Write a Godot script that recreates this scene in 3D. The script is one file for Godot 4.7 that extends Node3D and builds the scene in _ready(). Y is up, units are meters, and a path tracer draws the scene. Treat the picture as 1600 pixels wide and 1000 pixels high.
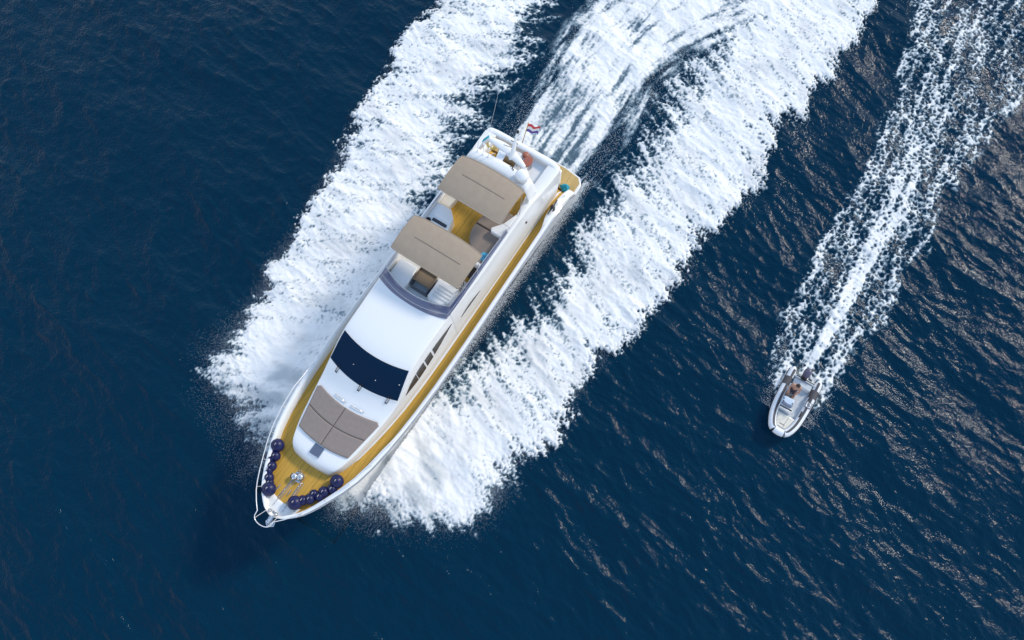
extends Node3D
# A motor yacht and a small inflatable tender under way on a dark blue sea, seen from a drone.
# World: x to the east of the picture, z to its south, y up, metres, calm water level at y = 0.

const YACHT_AT := Vector3(-10.36, 0.0, 9.907)      # stem of the yacht at the waterline
const YACHT_TURN := 57.2                            # degrees; its own x runs aft, its own z to port
const TENDER_AT := Vector3(12.62, 0.0, 5.87)
const TENDER_TURN := 58.3

var mats := {}
var rng := RandomNumberGenerator.new()


func _ready() -> void:
	rng.seed = 20240611
	make_camera()
	make_light()
	make_materials()
	make_sea()
	make_yacht()
	make_things_on_yacht()
	make_tender()
	make_person()


func make_camera() -> void:
	var cam := Camera3D.new()
	cam.name = "camera"
	add_child(cam)
	cam.fov = 42.08
	cam.near = 0.5
	cam.far = 6000.0
	cam.position = Vector3(0, 39.884, 12.959)
	cam.rotation_degrees = Vector3(-72, 0, 0)
	cam.current = true


func make_light() -> void:
	var we := WorldEnvironment.new()
	we.name = "world_environment"
	var env := Environment.new()
	env.background_mode = Environment.BG_SKY
	var sky := Sky.new()
	var sm := ProceduralSkyMaterial.new()
	sm.sky_top_color = Color(0.35, 0.48, 0.63)
	sm.sky_horizon_color = Color(0.86, 0.86, 0.855)
	sm.sky_curve = 0.40
	sm.ground_bottom_color = Color(0.05, 0.12, 0.2)
	sm.ground_horizon_color = Color(0.6, 0.65, 0.7)
	sm.sun_angle_max = 20.0
	sm.sun_curve = 0.12
	sky.sky_material = sm
	env.sky = sky
	env.background_energy_multiplier = 1.4
	env.tonemap_mode = Environment.TONE_MAPPER_LINEAR
	env.tonemap_exposure = EXPOSURE
	env.sdfgi_enabled = true
	env.ssao_enabled = true
	env.ssil_enabled = true
	we.environment = env
	add_child(we)
	var sun := DirectionalLight3D.new()
	sun.name = "sun"
	sun.light_color = Color(1.0, 0.96, 0.90)
	sun.light_energy = 0.48
	sun.light_angular_distance = 9.0
	sun.shadow_enabled = true
	add_child(sun)
	# a veiled, soft sun stands to the north-east of the picture, 34 degrees up: almost right astern of the yacht, a little to port
	var to_sun := Vector3(0.85, 0.0, -0.53).normalized() * cos(deg_to_rad(34.0)) + Vector3(0, sin(deg_to_rad(34.0)), 0)
	sun.look_at_from_position(to_sun * 60.0, Vector3.ZERO)


const EXPOSURE := 1.75


# ---------------------------------------------------------------- materials

func mat(called: String, linear: Color, rough: float, spec := 0.5, metal := 0.0) -> StandardMaterial3D:
	var m := StandardMaterial3D.new()
	m.resource_name = called
	m.albedo_color = linear.linear_to_srgb()
	m.roughness = rough
	m.metallic_specular = spec
	m.metallic = metal
	mats[called] = m
	return m


func noise_image(size: int, cells: float, kind: int, octaves: int, seed_n: int) -> Image:
	var n := FastNoiseLite.new()
	n.seed = seed_n
	n.noise_type = kind as FastNoiseLite.NoiseType
	n.frequency = cells / size
	n.fractal_octaves = octaves
	return n.get_seamless_image(size, size)


func make_materials() -> void:
	# open water: dark blue, glossy, with fine ripples below what the mesh carries
	var w := mat("sea_water", Color(0.0002, 0.0205, 0.0455), 0.06, 0.225)
	w.normal_enabled = true
	var wi := noise_image(1024, 46.0, FastNoiseLite.TYPE_SIMPLEX_SMOOTH, 4, 5)
	wi.bump_map_to_normal_map(9.0)
	w.normal_texture = ImageTexture.create_from_image(wi)
	w.normal_scale = 0.30
	# foam: white, matte, its share of cover in the vertex alpha
	var f := mat("foam", Color(0.79, 0.785, 0.77), 0.85, 0.3)
	f.vertex_color_use_as_albedo = true
	f.transparency = BaseMaterial3D.TRANSPARENCY_ALPHA
	mat("droplet", Color(0.86, 0.88, 0.9), 0.5, 0.5)
	# boats
	var g := mat("gelcoat", Color(0.80, 0.80, 0.79), 0.22)
	g.clearcoat_enabled = true
	g.clearcoat = 0.4
	g.clearcoat_roughness = 0.08
	mat("teak", Color(1, 1, 1), 0.62, 0.4).albedo_texture = teak_texture(Color(0.57, 0.325, 0.050), 3)
	mat("pale_teak", Color(1, 1, 1), 0.7, 0.4).albedo_texture = teak_texture(Color(0.52, 0.36, 0.14), 4)
	cloth("canvas", Color(0.365, 0.295, 0.225), 8.0)
	cloth("dark_canvas", Color(0.19, 0.155, 0.125), 8.0)
	cloth("pad_vinyl", Color(0.285, 0.235, 0.21), 5.0)
	mat("taupe_vinyl", Color(0.25, 0.20, 0.165), 0.55)
	mat("brown_vinyl", Color(0.24, 0.17, 0.105), 0.5)
	mat("dark_vinyl", Color(0.045, 0.032, 0.028), 0.5)
	mat("locker_side", Color(0.10, 0.11, 0.14), 0.4)
	mat("cream", Color(0.72, 0.66, 0.55), 0.5)
	mat("screen_cover", Color(0.001, 0.019, 0.052), 0.6, 0.2)
	mat("window", Color(0.035, 0.035, 0.042), 0.12, 0.5)
	mat("hatch_glass", Color(0.10, 0.12, 0.17), 0.08, 0.6)
	var tg := mat("tinted", Color(0.035, 0.055, 0.16), 0.06, 0.5)
	tg.transparency = BaseMaterial3D.TRANSPARENCY_ALPHA
	tg.albedo_color.a = 0.72
	mat("steel", Color(0.62, 0.62, 0.63), 0.22, 0.5, 0.9)
	mat("rail_steel", Color(0.80, 0.80, 0.80), 0.3, 0.5, 0.55)
	mat("black", Color(0.012, 0.012, 0.014), 0.4)
	mat("navy_vinyl", Color(0.007, 0.011, 0.066), 0.38, 0.4)
	mat("rope", Color(0.55, 0.53, 0.5), 0.9)
	mat("terracotta", Color(0.33, 0.11, 0.07), 0.5)
	mat("turquoise", Color(0.10, 0.42, 0.62), 0.9)
	mat("teal", Color(0.02, 0.30, 0.38), 0.8)
	mat("yellow", Color(0.70, 0.55, 0.16), 0.6)
	for q in [["flag_red", Color(0.62, 0.02, 0.03)], ["flag_white", Color(0.8, 0.8, 0.8)], ["flag_blue", Color(0.06, 0.025, 0.32)]]:
		var fm := mat(q[0], q[1], 0.85, 0.3)
		fm.backlight_enabled = true
		fm.backlight = Color(0.4, 0.4, 0.4)
	mat("hypalon", Color(0.72, 0.74, 0.77), 0.45)
	mat("grey_rubber", Color(0.075, 0.07, 0.075), 0.7)
	mat("dark_rubber", Color(0.022, 0.022, 0.026), 0.6)
	mat("pale_grey", Color(0.52, 0.54, 0.56), 0.6)
	mat("pale_blue", Color(0.55, 0.64, 0.74), 0.35)
	mat("cowling", Color(0.085, 0.08, 0.13), 0.25)
	var sk := mat("skin", Color(0.46, 0.25, 0.17), 0.5)
	sk.subsurf_scatter_enabled = true
	sk.subsurf_scatter_strength = 0.15
	mat("hair", Color(0.022, 0.012, 0.010), 0.45)
	mat("dark_cloth", Color(0.05, 0.05, 0.07), 0.9)


func cloth(called: String, linear: Color, scale_by: float) -> void:
	var m := mat(called, linear, 0.8, 0.3)
	m.rim_enabled = true
	m.rim = 0.15
	var im := noise_image(256, 10.0, FastNoiseLite.TYPE_SIMPLEX_SMOOTH, 5, called.hash() % 999)
	var tinted := Image.create(256, 256, false, Image.FORMAT_RGB8)
	for j in 256:
		for i in 256:
			var v := 0.96 + 0.05 * (im.get_pixel(i, j).r - 0.5)
			tinted.set_pixel(i, j, Color(v, v, v))
	m.albedo_texture = ImageTexture.create_from_image(tinted)
	m.uv1_triplanar = true
	m.uv1_scale = Vector3.ONE / scale_by * 2.0


func teak_texture(linear: Color, seed_n: int) -> ImageTexture:
	# sixteen planks of 6 cm laid fore and aft, with black caulking between them
	var im := Image.create(512, 512, false, Image.FORMAT_RGB8)
	var n := fast_noise(FastNoiseLite.TYPE_SIMPLEX_SMOOTH, 0.02, 4, seed_n)
	var r := RandomNumberGenerator.new()
	r.seed = seed_n
	var tone := []
	for k in 16:
		tone.append(r.randf_range(0.86, 1.12))
	for j in 512:
		for i in 512:
			var e := i % 32
			var v: float = tone[i / 32] * (1.0 + 0.22 * n.get_noise_2d(i * 5.0, j * 0.6) + 0.10 * n.get_noise_2d(i * 0.7 + 900.0, j * 0.4))
			var c := Color(linear.r * v, linear.g * v, linear.b * v)
			if e < 3:
				c = c.lerp(Color(0.03, 0.025, 0.02), 0.72)
			im.set_pixel(i, j, c.linear_to_srgb())
	return ImageTexture.create_from_image(im)


# ---------------------------------------------------------------- sea

const X0 := -31.0
const Z0 := -22.0
const NX := 1125
const NZ := 710
const STEP := 0.055
const COARSE := 5            # the wake's fields are laid out on every fifth point

# edges of the foam bands, world x and z, from the bow backwards
const A_OUT := [[-8.6, 7.6], [-11.2, 7.0], [-12.4, 5.2], [-13.3, 3.9], [-14.5, 2.5], [-14.1, 0.9], [-12.9, -0.9], [-12.6, -2.9], [-11.0, -5.3], [-10.1, -7.5], [-8.9, -10.3], [-7.1, -14.2], [-5.8, -16.8], [-4.0, -19.4], [-1.5, -23.0], [1.5, -28.0]]
const A_IN := [[-5.5, 8.0], [-5.2, 3.0], [-4.6, -1.5], [-4.0, -4.8], [-3.3, -7.4], [-2.5, -9.9], [-1.3, -12.2], [1.0, -15.2], [2.5, -19.2], [4.2, -23.0], [7.0, -28.0]]
const B_OUT := [[-9.2, 7.4], [-8.2, 8.8], [-6.4, 9.4], [-4.8, 9.6], [-2.4, 9.9], [-0.7, 8.9], [-0.2, 7.2], [1.8, 6.2], [2.3, 4.7], [3.5, 3.4], [5.8, 0.5], [7.8, -1.3], [9.6, -4.3], [11.4, -5.9], [13.3, -8.1], [13.8, -10.3], [15.3, -11.6], [17.8, -14.5], [20.4, -18.3], [22.6, -21.5], [26.0, -28.0]]
const B_IN := [[-10.0, 6.0], [-6.9, 4.6], [-4.4, 3.2], [-2.3, 2.0], [-0.2, 0.0], [1.5, -1.7], [3.3, -4.8], [5.1, -7.8], [6.6, -9.8], [7.8, -12.2], [9.1, -14.6], [11.0, -16.4], [12.4, -19.2], [14.0, -23.0], [16.0, -28.0]]
const C_LEFT := [[-2.0, -6.0], [-0.6, -9.5], [-0.3, -11.0], [1.8, -14.5], [3.5, -17.4], [4.7, -19.3], [7.6, -23.0], [11.0, -28.0]]
const C_RIGHT := [[2.2, -4.5], [3.5, -7.4], [5.1, -9.0], [6.6, -11.4], [7.7, -13.8], [9.6, -15.6], [12.6, -16.9], [16.4, -18.4], [21.0, -22.0], [27.0, -28.0]]
const R_LEFT := [[14.2, 5.6], [13.2, 4.2], [12.5, 2.6], [13.9, -0.6], [15.4, -3.4], [17.8, -7.0], [20.5, -11.6], [22.1, -15.7], [23.4, -19.2], [25.5, -25.0]]
const R_RIGHT := [[13.4, 6.0], [14.9, 4.3], [16.6, 2.5], [18.7, 0.1], [19.8, -2.0], [21.8, -4.4], [22.9, -7.0], [25.3, -9.7], [27.9, -12.0], [31.0, -17.0], [34.0, -25.0]]
const R_CORE := [[13.2, 4.8], [14.6, 2.5], [16.2, 0.1], [17.5, -2.0], [19.9, -5.9], [21.9, -9.7], [24.0, -14.1], [26.0, -17.2], [27.4, -19.4], [30.0, -25.0]]


func edge_field(line: Array, inside: float) -> PackedFloat32Array:
	# metres from an open line of points, positive on its inner side, on the coarse points
	var nx := NX / COARSE
	var nz := NZ / COARSE
	var p := PackedVector2Array()
	for q in line:
		p.append(Vector2(q[0], q[1]))
	var out := PackedFloat32Array()
	out.resize(nx * nz)
	var n := p.size() - 1
	for j in nz:
		for i in nx:
			var at := Vector2(X0 + (i + 0.5) * STEP * COARSE, Z0 + (j + 0.5) * STEP * COARSE)
			var best := 1e9
			var side := 1.0
			for k in n:
				var a := p[k]
				var ab := p[k + 1] - a
				var ap := at - a
				var t := clampf(ap.dot(ab) / ab.length_squared(), 0.0, 1.0)
				var d := (ap - ab * t).length_squared()
				if d < best:
					best = d
					side = signf(ab.cross(ap))
			out[j * nx + i] = sqrt(best) * side * inside
	var im := Image.create_from_data(nx, nz, false, Image.FORMAT_RF, out.to_byte_array())
	im.resize(NX, NZ, Image.INTERPOLATE_BILINEAR)
	return im.get_data().to_float32_array()


func fast_noise(kind: int, freq: float, octaves: int, seed_n: int, fractal := FastNoiseLite.FRACTAL_FBM) -> FastNoiseLite:
	var n := FastNoiseLite.new()
	n.seed = seed_n
	n.noise_type = kind as FastNoiseLite.NoiseType
	n.frequency = freq
	n.fractal_type = fractal if octaves > 1 else FastNoiseLite.FRACTAL_NONE
	n.fractal_octaves = octaves
	return n


func axis_points(first: float, count: int) -> PackedFloat32Array:
	# evenly spaced where the photograph looks, then wider and wider out to the horizon
	var out := PackedFloat32Array()
	var tail := []
	var gap := STEP
	var d := 0.0
	while d < 2500.0:
		gap *= 1.22
		d += gap
		tail.append(d)
	for k in range(tail.size() - 1, -1, -1):
		out.append(first + 0.5 * STEP - tail[k])
	for k in count:
		out.append(first + (k + 0.5) * STEP)
	for t in tail:
		out.append(first + (count - 0.5) * STEP + t)
	return out


func make_sea() -> void:
	var a_out := edge_field(A_OUT, 1.0)
	var a_in := edge_field(A_IN, -1.0)
	var b_out := edge_field(B_OUT, -1.0)
	var b_in := edge_field(B_IN, 1.0)
	var c_l := edge_field(C_LEFT, 1.0)
	var c_r := edge_field(C_RIGHT, -1.0)
	var r_l := edge_field(R_LEFT, 1.0)
	var r_r := edge_field(R_RIGHT, -1.0)
	var r_c := edge_field(R_CORE, 1.0)
	# --- noises
	var swell := fast_noise(FastNoiseLite.TYPE_SIMPLEX_SMOOTH, 0.13, 2, 11)
	var chop := fast_noise(FastNoiseLite.TYPE_SIMPLEX_SMOOTH, 0.33, 3, 12, FastNoiseLite.FRACTAL_RIDGED)
	var ripple := fast_noise(FastNoiseLite.TYPE_SIMPLEX_SMOOTH, 1.2, 3, 13)
	var gust := fast_noise(FastNoiseLite.TYPE_SIMPLEX_SMOOTH, 0.07, 2, 14)
	var lobes := fast_noise(FastNoiseLite.TYPE_SIMPLEX_SMOOTH, 0.30, 4, 21)
	var lace := fast_noise(FastNoiseLite.TYPE_CELLULAR, 1.5, 2, 22)
	lace.cellular_return_type = FastNoiseLite.RETURN_DISTANCE2_DIV
	lace.cellular_jitter = 1.0
	lace.domain_warp_enabled = true
	lace.domain_warp_amplitude = 0.55
	lace.domain_warp_frequency = 0.9
	lace.domain_warp_fractal_type = FastNoiseLite.DOMAIN_WARP_FRACTAL_NONE
	var fine_lace := fast_noise(FastNoiseLite.TYPE_CELLULAR, 4.0, 1, 25)
	fine_lace.cellular_return_type = FastNoiseLite.RETURN_DISTANCE2_DIV
	fine_lace.domain_warp_enabled = true
	fine_lace.domain_warp_amplitude = 0.35
	fine_lace.domain_warp_frequency = 1.6
	fine_lace.domain_warp_fractal_type = FastNoiseLite.DOMAIN_WARP_FRACTAL_NONE
	var grain := fast_noise(FastNoiseLite.TYPE_SIMPLEX_SMOOTH, 2.4, 3, 23)
	var fizz := fast_noise(FastNoiseLite.TYPE_SIMPLEX_SMOOTH, 5.6, 2, 26)
	var streak := fast_noise(FastNoiseLite.TYPE_SIMPLEX_SMOOTH, 0.8, 3, 24)
	var aft := Vector2(cos(deg_to_rad(YACHT_TURN)), -sin(deg_to_rad(YACHT_TURN)))
	var stem := Vector2(YACHT_AT.x, YACHT_AT.z)
	var port := Vector2(-aft.y, aft.x)
	var taft := Vector2(cos(deg_to_rad(TENDER_TURN)), -sin(deg_to_rad(TENDER_TURN)))
	var xs := axis_points(X0, NX)
	var zs := axis_points(Z0, NZ)
	var mx := xs.size()
	var mz := zs.size()
	var ox := (mx - NX) / 2
	var oz := (mz - NZ) / 2
	var ys := PackedFloat32Array()
	ys.resize(mx * mz)
	var cover := PackedFloat32Array()       # foam cover on the fine points
	cover.resize(NX * NZ)
	var rise := PackedFloat32Array()        # foam thickness
	rise.resize(NX * NZ)
	var owner := PackedByteArray()          # which band of foam
	owner.resize(NX * NZ)
	for j in mz:
		var z := zs[j]
		var fine_j := j >= oz and j < oz + NZ
		var gap := zs[mini(j + 1, mz - 1)] - zs[maxi(j - 1, 0)]
		for i in mx:
			var x := xs[i]
			# crests run from the north-west to the south-east of the picture
			var u := x * 0.707 - z * 0.707
			var v := x * 0.707 + z * 0.707
			var wide := maxf(gap, xs[mini(i + 1, mx - 1)] - xs[maxi(i - 1, 0)])
			var y := 0.0
			if wide < 6.0:
				y = 0.22 * swell.get_noise_2d(u * 1.25, v * 0.5)
			var fine := fine_j and i >= ox and i < ox + NX
			if not fine:
				if wide < 1.0:
					y += 0.11 * chop.get_noise_2d(u * 1.1, v * 0.5)
				ys[j * mx + i] = y
				continue
			var g := gust.get_noise_2d(x, z)
			var ch := chop.get_noise_2d(u * 1.1 + 0.35 * g, v * 0.5)
			y += (0.100 + 0.035 * g) * ch
			y += (0.034 + 0.012 * g + 0.014 * maxf(ch, 0.0)) * ripple.get_noise_2d(u * 1.2, v * 0.75)
			var k := (j - oz) * NX + i - ox
			var best := 0.0
			var who := 0
			var lift := 0.0
			var ao := a_out[k]
			var ai := a_in[k]
			var bo := b_out[k]
			var bi := b_in[k]
			var cl := c_l[k]
			var cr := c_r[k]
			var rl := r_l[k]
			var rr := r_r[k]
			if not ((ao > -2.4 and ai > -1.8) or (bo > -2.4 and bi > -1.8) or (cl > -1.5 and cr > -1.5) or (rl > -1.5 and rr > -1.5)):
				ys[j * mx + i] = y
				continue
			var at := Vector2(x, z) - stem
			var s := at.dot(aft)
			var t := at.dot(port)
			var lob := lobes.get_noise_2d(x, z)
			var gr := grain.get_noise_2d(x, z)
			var fz := fizz.get_noise_2d(x, z)
			var bow := smoothstep(11.0, 2.5, s)         # 1 beside the bow, where the water is thrown up as spray
			# starboard and port bow waves: strands of foam drawn out forward and outward
			for b in 2:
				var eo := ao if b == 0 else bo
				var ei := ai if b == 0 else bi
				if eo < -2.4 or ei < -1.8:
					continue
				var sg := -1.0 if b == 0 else 1.0
				var along := -0.5 * s + 0.86 * t * sg
				var over := 0.86 * s + 0.5 * t * sg
				var lc := clampf(1.0 + lace.get_noise_2d(along * 0.55, over + 50.0 * b) * 1.15, 0.0, 1.0)   # 1 on the threads between bubbles
				var lf := clampf(1.0 + fine_lace.get_noise_2d(along * 0.7, over) * 1.2, 0.0, 1.0)
				var fib := streak.get_noise_2d(along * 0.28, over * 1.6 + 70.0 * b)
				eo += 0.95 * lob + 0.16 * gr + 0.28 * fib + 0.25 * fz
				ei += 1.1 * lob + 0.35 * fib + 0.3 * gr
				var m := minf(smoothstep(-0.30 - 1.1 * bow, 0.35 + 0.9 * bow, eo), smoothstep(-0.9, 2.4 - 1.0 * bow, ei))
				var deep := smoothstep(0.5, 3.0, minf(eo * 1.7, ei))       # 1 well inside the band
				var curl := smoothstep(0.45, 0.08, absf(eo - 0.25)) * (1.0 - bow)
				var val := m * (1.00 + 0.08 * deep + 0.20 * bow) + (lc - 0.5) * lerpf(0.62, 0.14, deep) * (1.0 - 0.7 * bow) + (lf - 0.5) * lerpf(0.55, 0.30, deep) * (1.0 - 0.5 * bow) + gr * 0.26 * (1.0 - 0.3 * bow) + fib * (0.52 - 0.16 * bow) + fz * (0.46 - 0.22 * bow) + 0.18 * curl - 0.04
				var c := maxf(smoothstep(0.22, 1.0, val), 0.48 * deep) * smoothstep(0.02, 0.3, m)
				c *= 1.0 - 0.34 * smoothstep(0.0, 0.45, lobes.get_noise_2d(along * 0.9 + 300.0, over * 1.7)) * (0.35 + 0.65 * bow)      # veils of thinner foam
				if c > best:
					best = c
					who = b + 1
				lift = maxf(lift, m * (0.12 + 0.22 * smoothstep(2.6, 0.5, absf(eo - 1.0))) + bow * m * 0.35 * smoothstep(5.0, 1.0, absf(t) - 1.5))
			var wash := (s > 20.6 and s < 60.0)
			var thread := clampf(1.0 + fine_lace.get_noise_2d(x, z) * 1.2, 0.0, 1.0)
			# wash of the propellers
			if wash and cl > -1.5 and cr > -1.5:
				var across := cl / maxf(cl + cr, 0.1)
				var run := s + 0.04 * maxf(s - 26.0, 0.0) * maxf(s - 26.0, 0.0)
				var st := streak.get_noise_2d(across * 7.0, run * 0.20)
				var st2 := streak.get_noise_2d(across * 20.0 + 40.0, run * 0.5)
				var ed := minf(cl, cr) + 0.35 * lob + 0.4 * st
				var m := smoothstep(-0.5, 1.3, ed)
				var near := smoothstep(31.0, 22.0, s)
				var jets := 0.5 + 0.5 * cos((across - 0.47) * TAU * 3.2 + 0.7 * st)
				var val := m * (0.76 - 0.34 * near * (1.0 - jets)) + st * 0.68 + st2 * 0.42 + (thread - 0.5) * 0.24 + gr * 0.16 + fz * 0.20 + (1.0 - near) * 0.20
				var c := maxf(smoothstep(0.10, 1.0, val), 0.22 * smoothstep(0.3, 1.4, ed)) * smoothstep(-0.7, 0.2, ed)
				if c > best:
					best = c
					who = 3
				lift = maxf(lift, m * (0.06 + 0.10 * st + 0.12 * (1.0 - near)))
			# wake of the tender
			if rl > -1.5 and rr > -1.5:
				var run := (Vector2(x, z) - Vector2(TENDER_AT.x, TENDER_AT.z)).dot(taft)
				if run > 0.9:
					var ec := absf(r_c[k])
					var half := 0.11 + 0.042 * maxf(run - 2.5, 0.0)
					var st := streak.get_noise_2d(r_c[k] * 2.0 + 90.0, run * 0.3)
					var core := smoothstep(half * 1.5, half * 0.4, ec + 0.15 * st) * smoothstep(2.6, 3.4, run) * smoothstep(26.0, 8.0, run) * (1.0 - 0.45 * smoothstep(half * 0.7, 0.0, absf(ec - 0.1 * st)))
					var ed := minf(rl, rr) + 0.7 * lob
					var m := smoothstep(-0.3, 0.5, ed) * smoothstep(0.9, 2.0, run)
					var rim := smoothstep(1.5, 0.2, ed)
					var lc := clampf(1.0 + lace.get_noise_2d(r_c[k] * 1.25 + 30.0, run * 0.6) * 1.15, 0.0, 1.0)
					var val := m * (0.16 + 0.30 * smoothstep(4.5, 2.0, run) + 0.20 * rim + 0.12 * smoothstep(1.6, 0.2, ec)) + core * (0.75 + 0.25 * smoothstep(9.0, 4.0, run)) + (thread - 0.42) * 0.66 + (lc - 0.5) * 0.50 + gr * 0.30 + fz * 0.34 + st * 0.50
					var c := smoothstep(0.24, 0.95, val) * smoothstep(0.0, 0.3, m)
					if c > best:
						best = c
						who = 4
					lift = maxf(lift, m * (0.05 + 0.06 * rim) + 0.08 * core)
			y += lift * 0.6
			# the hull presses a trough into the sea
			if s > 0.3 and s < 22.5 and absf(t) < 2.3:
				y = minf(y, -0.05)
			ys[j * mx + i] = y
			cover[k] = best
			owner[k] = who
			rise[k] = best * (0.012 + 0.022 * maxf(0.0, gr + 0.4) + 0.008 * maxf(0.0, lob + 0.3) + 0.012 * thread + 0.018 * fz)
	sea_mesh(xs, zs, ys)
	foam_meshes(xs, zs, ys, cover, rise, owner, ox, oz, mx)
	make_spray()


func sea_mesh(xs: PackedFloat32Array, zs: PackedFloat32Array, ys: PackedFloat32Array) -> void:
	var mx := xs.size()
	var mz := zs.size()
	var v := PackedVector3Array()
	var n := PackedVector3Array()
	var uv := PackedVector2Array()
	var tg := PackedFloat32Array()
	v.resize(mx * mz)
	n.resize(mx * mz)
	uv.resize(mx * mz)
	for j in mz:
		var jm := maxi(j - 1, 0)
		var jp := mini(j + 1, mz - 1)
		for i in mx:
			var im := maxi(i - 1, 0)
			var ip := mini(i + 1, mx - 1)
			var k := j * mx + i
			v[k] = Vector3(xs[i], ys[k], zs[j])
			n[k] = Vector3((ys[j * mx + im] - ys[j * mx + ip]) / (xs[ip] - xs[im]), 1.0, (ys[jm * mx + i] - ys[jp * mx + i]) / (zs[jp] - zs[jm])).normalized()
			uv[k] = Vector2((xs[i] * 0.707 - zs[j] * 0.707) / 5.2, (xs[i] * 0.707 + zs[j] * 0.707) / 9.7)
	var idx := PackedInt32Array()
	idx.resize((mx - 1) * (mz - 1) * 6)
	var w := 0
	for j in mz - 1:
		for i in mx - 1:
			var k := j * mx + i
			idx[w] = k
			idx[w + 1] = k + 1
			idx[w + 2] = k + mx
			idx[w + 3] = k + 1
			idx[w + 4] = k + mx + 1
			idx[w + 5] = k + mx
			w += 6
	var o := add_mesh("sea", v, n, uv, PackedColorArray(), idx, mats.sea_water)
	describe(o, "dark blue open sea with small choppy waves", "sea", "", "structure")


func add_mesh(called: String, v: PackedVector3Array, n: PackedVector3Array, uv: PackedVector2Array, c: PackedColorArray, idx: PackedInt32Array, m: Material) -> MeshInstance3D:
	var a := []
	a.resize(Mesh.ARRAY_MAX)
	a[Mesh.ARRAY_VERTEX] = v
	a[Mesh.ARRAY_NORMAL] = n
	if uv.size():
		a[Mesh.ARRAY_TEX_UV] = uv
	if c.size():
		a[Mesh.ARRAY_COLOR] = c
	a[Mesh.ARRAY_INDEX] = idx
	var am := ArrayMesh.new()
	am.add_surface_from_arrays(Mesh.PRIMITIVE_TRIANGLES, a)
	am.surface_set_material(0, m)
	var o := MeshInstance3D.new()
	o.name = called
	o.mesh = am
	add_child(o, true)
	return o


func foam_meshes(xs: PackedFloat32Array, zs: PackedFloat32Array, ys: PackedFloat32Array, cover: PackedFloat32Array, rise: PackedFloat32Array, owner: PackedByteArray, ox: int, oz: int, mx: int) -> void:
	var names := ["bow_wave_foam", "bow_wave_foam_001", "propeller_wash_foam", "tender_wake_foam"]
	var labels := ["broad white foam of the bow wave along the yacht's starboard side", "broad white foam of the bow wave along the yacht's port side", "streaky white propeller wash behind the yacht's swim platform", "speckled white wake trailing behind the small inflatable tender"]
	for b in 4:
		var v := PackedVector3Array()
		var n := PackedVector3Array()
		var c := PackedColorArray()
		var idx := PackedInt32Array()
		var of := PackedInt32Array()
		of.resize(NX * NZ)
		of.fill(-1)
		for j in range(1, NZ - 2):
			for i in range(1, NX - 2):
				var k := j * NX + i
				if owner[k] != b + 1:
					continue
				if maxf(maxf(cover[k], cover[k + 1]), maxf(cover[k + NX], cover[k + NX + 1])) < 0.04:
					continue
				for q in [k, k + 1, k + NX, k + NX + 1]:
					if of[q] >= 0:
						continue
					of[q] = v.size()
					var qj: int = q / NX
					var qi: int = q % NX
					var g := (qj + oz) * mx + qi + ox
					v.append(Vector3(xs[qi + ox], ys[g] + 0.012 + rise[q], zs[qj + oz]))
					n.append(Vector3(ys[g - 1] + rise[q - 1] - ys[g + 1] - rise[q + 1], 2.0 * STEP, ys[g - mx] + rise[q - NX] - ys[g + mx] - rise[q + NX]).normalized())
					c.append(Color(0.52, 0.74, 0.88).lerp(Color.WHITE, smoothstep(0.2, 0.92, cover[q])) * Color(1, 1, 1, clampf(cover[q] * 1.02 - 0.01, 0.0, 1.0)))
				idx.append_array(PackedInt32Array([of[k], of[k + 1], of[k + NX], of[k + 1], of[k + NX + 1], of[k + NX]]))
		var o := add_mesh(names[b], v, n, PackedVector2Array(), c, idx, mats.foam)
		describe(o, labels[b], "foam", "", "stuff")


func describe(o: Node3D, label: String, category := "", group := "", kind := "") -> void:
	o.set_meta("label", label)
	if category:
		o.set_meta("category", category)
	if group:
		o.set_meta("group", group)
	if kind:
		o.set_meta("kind", kind)



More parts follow.
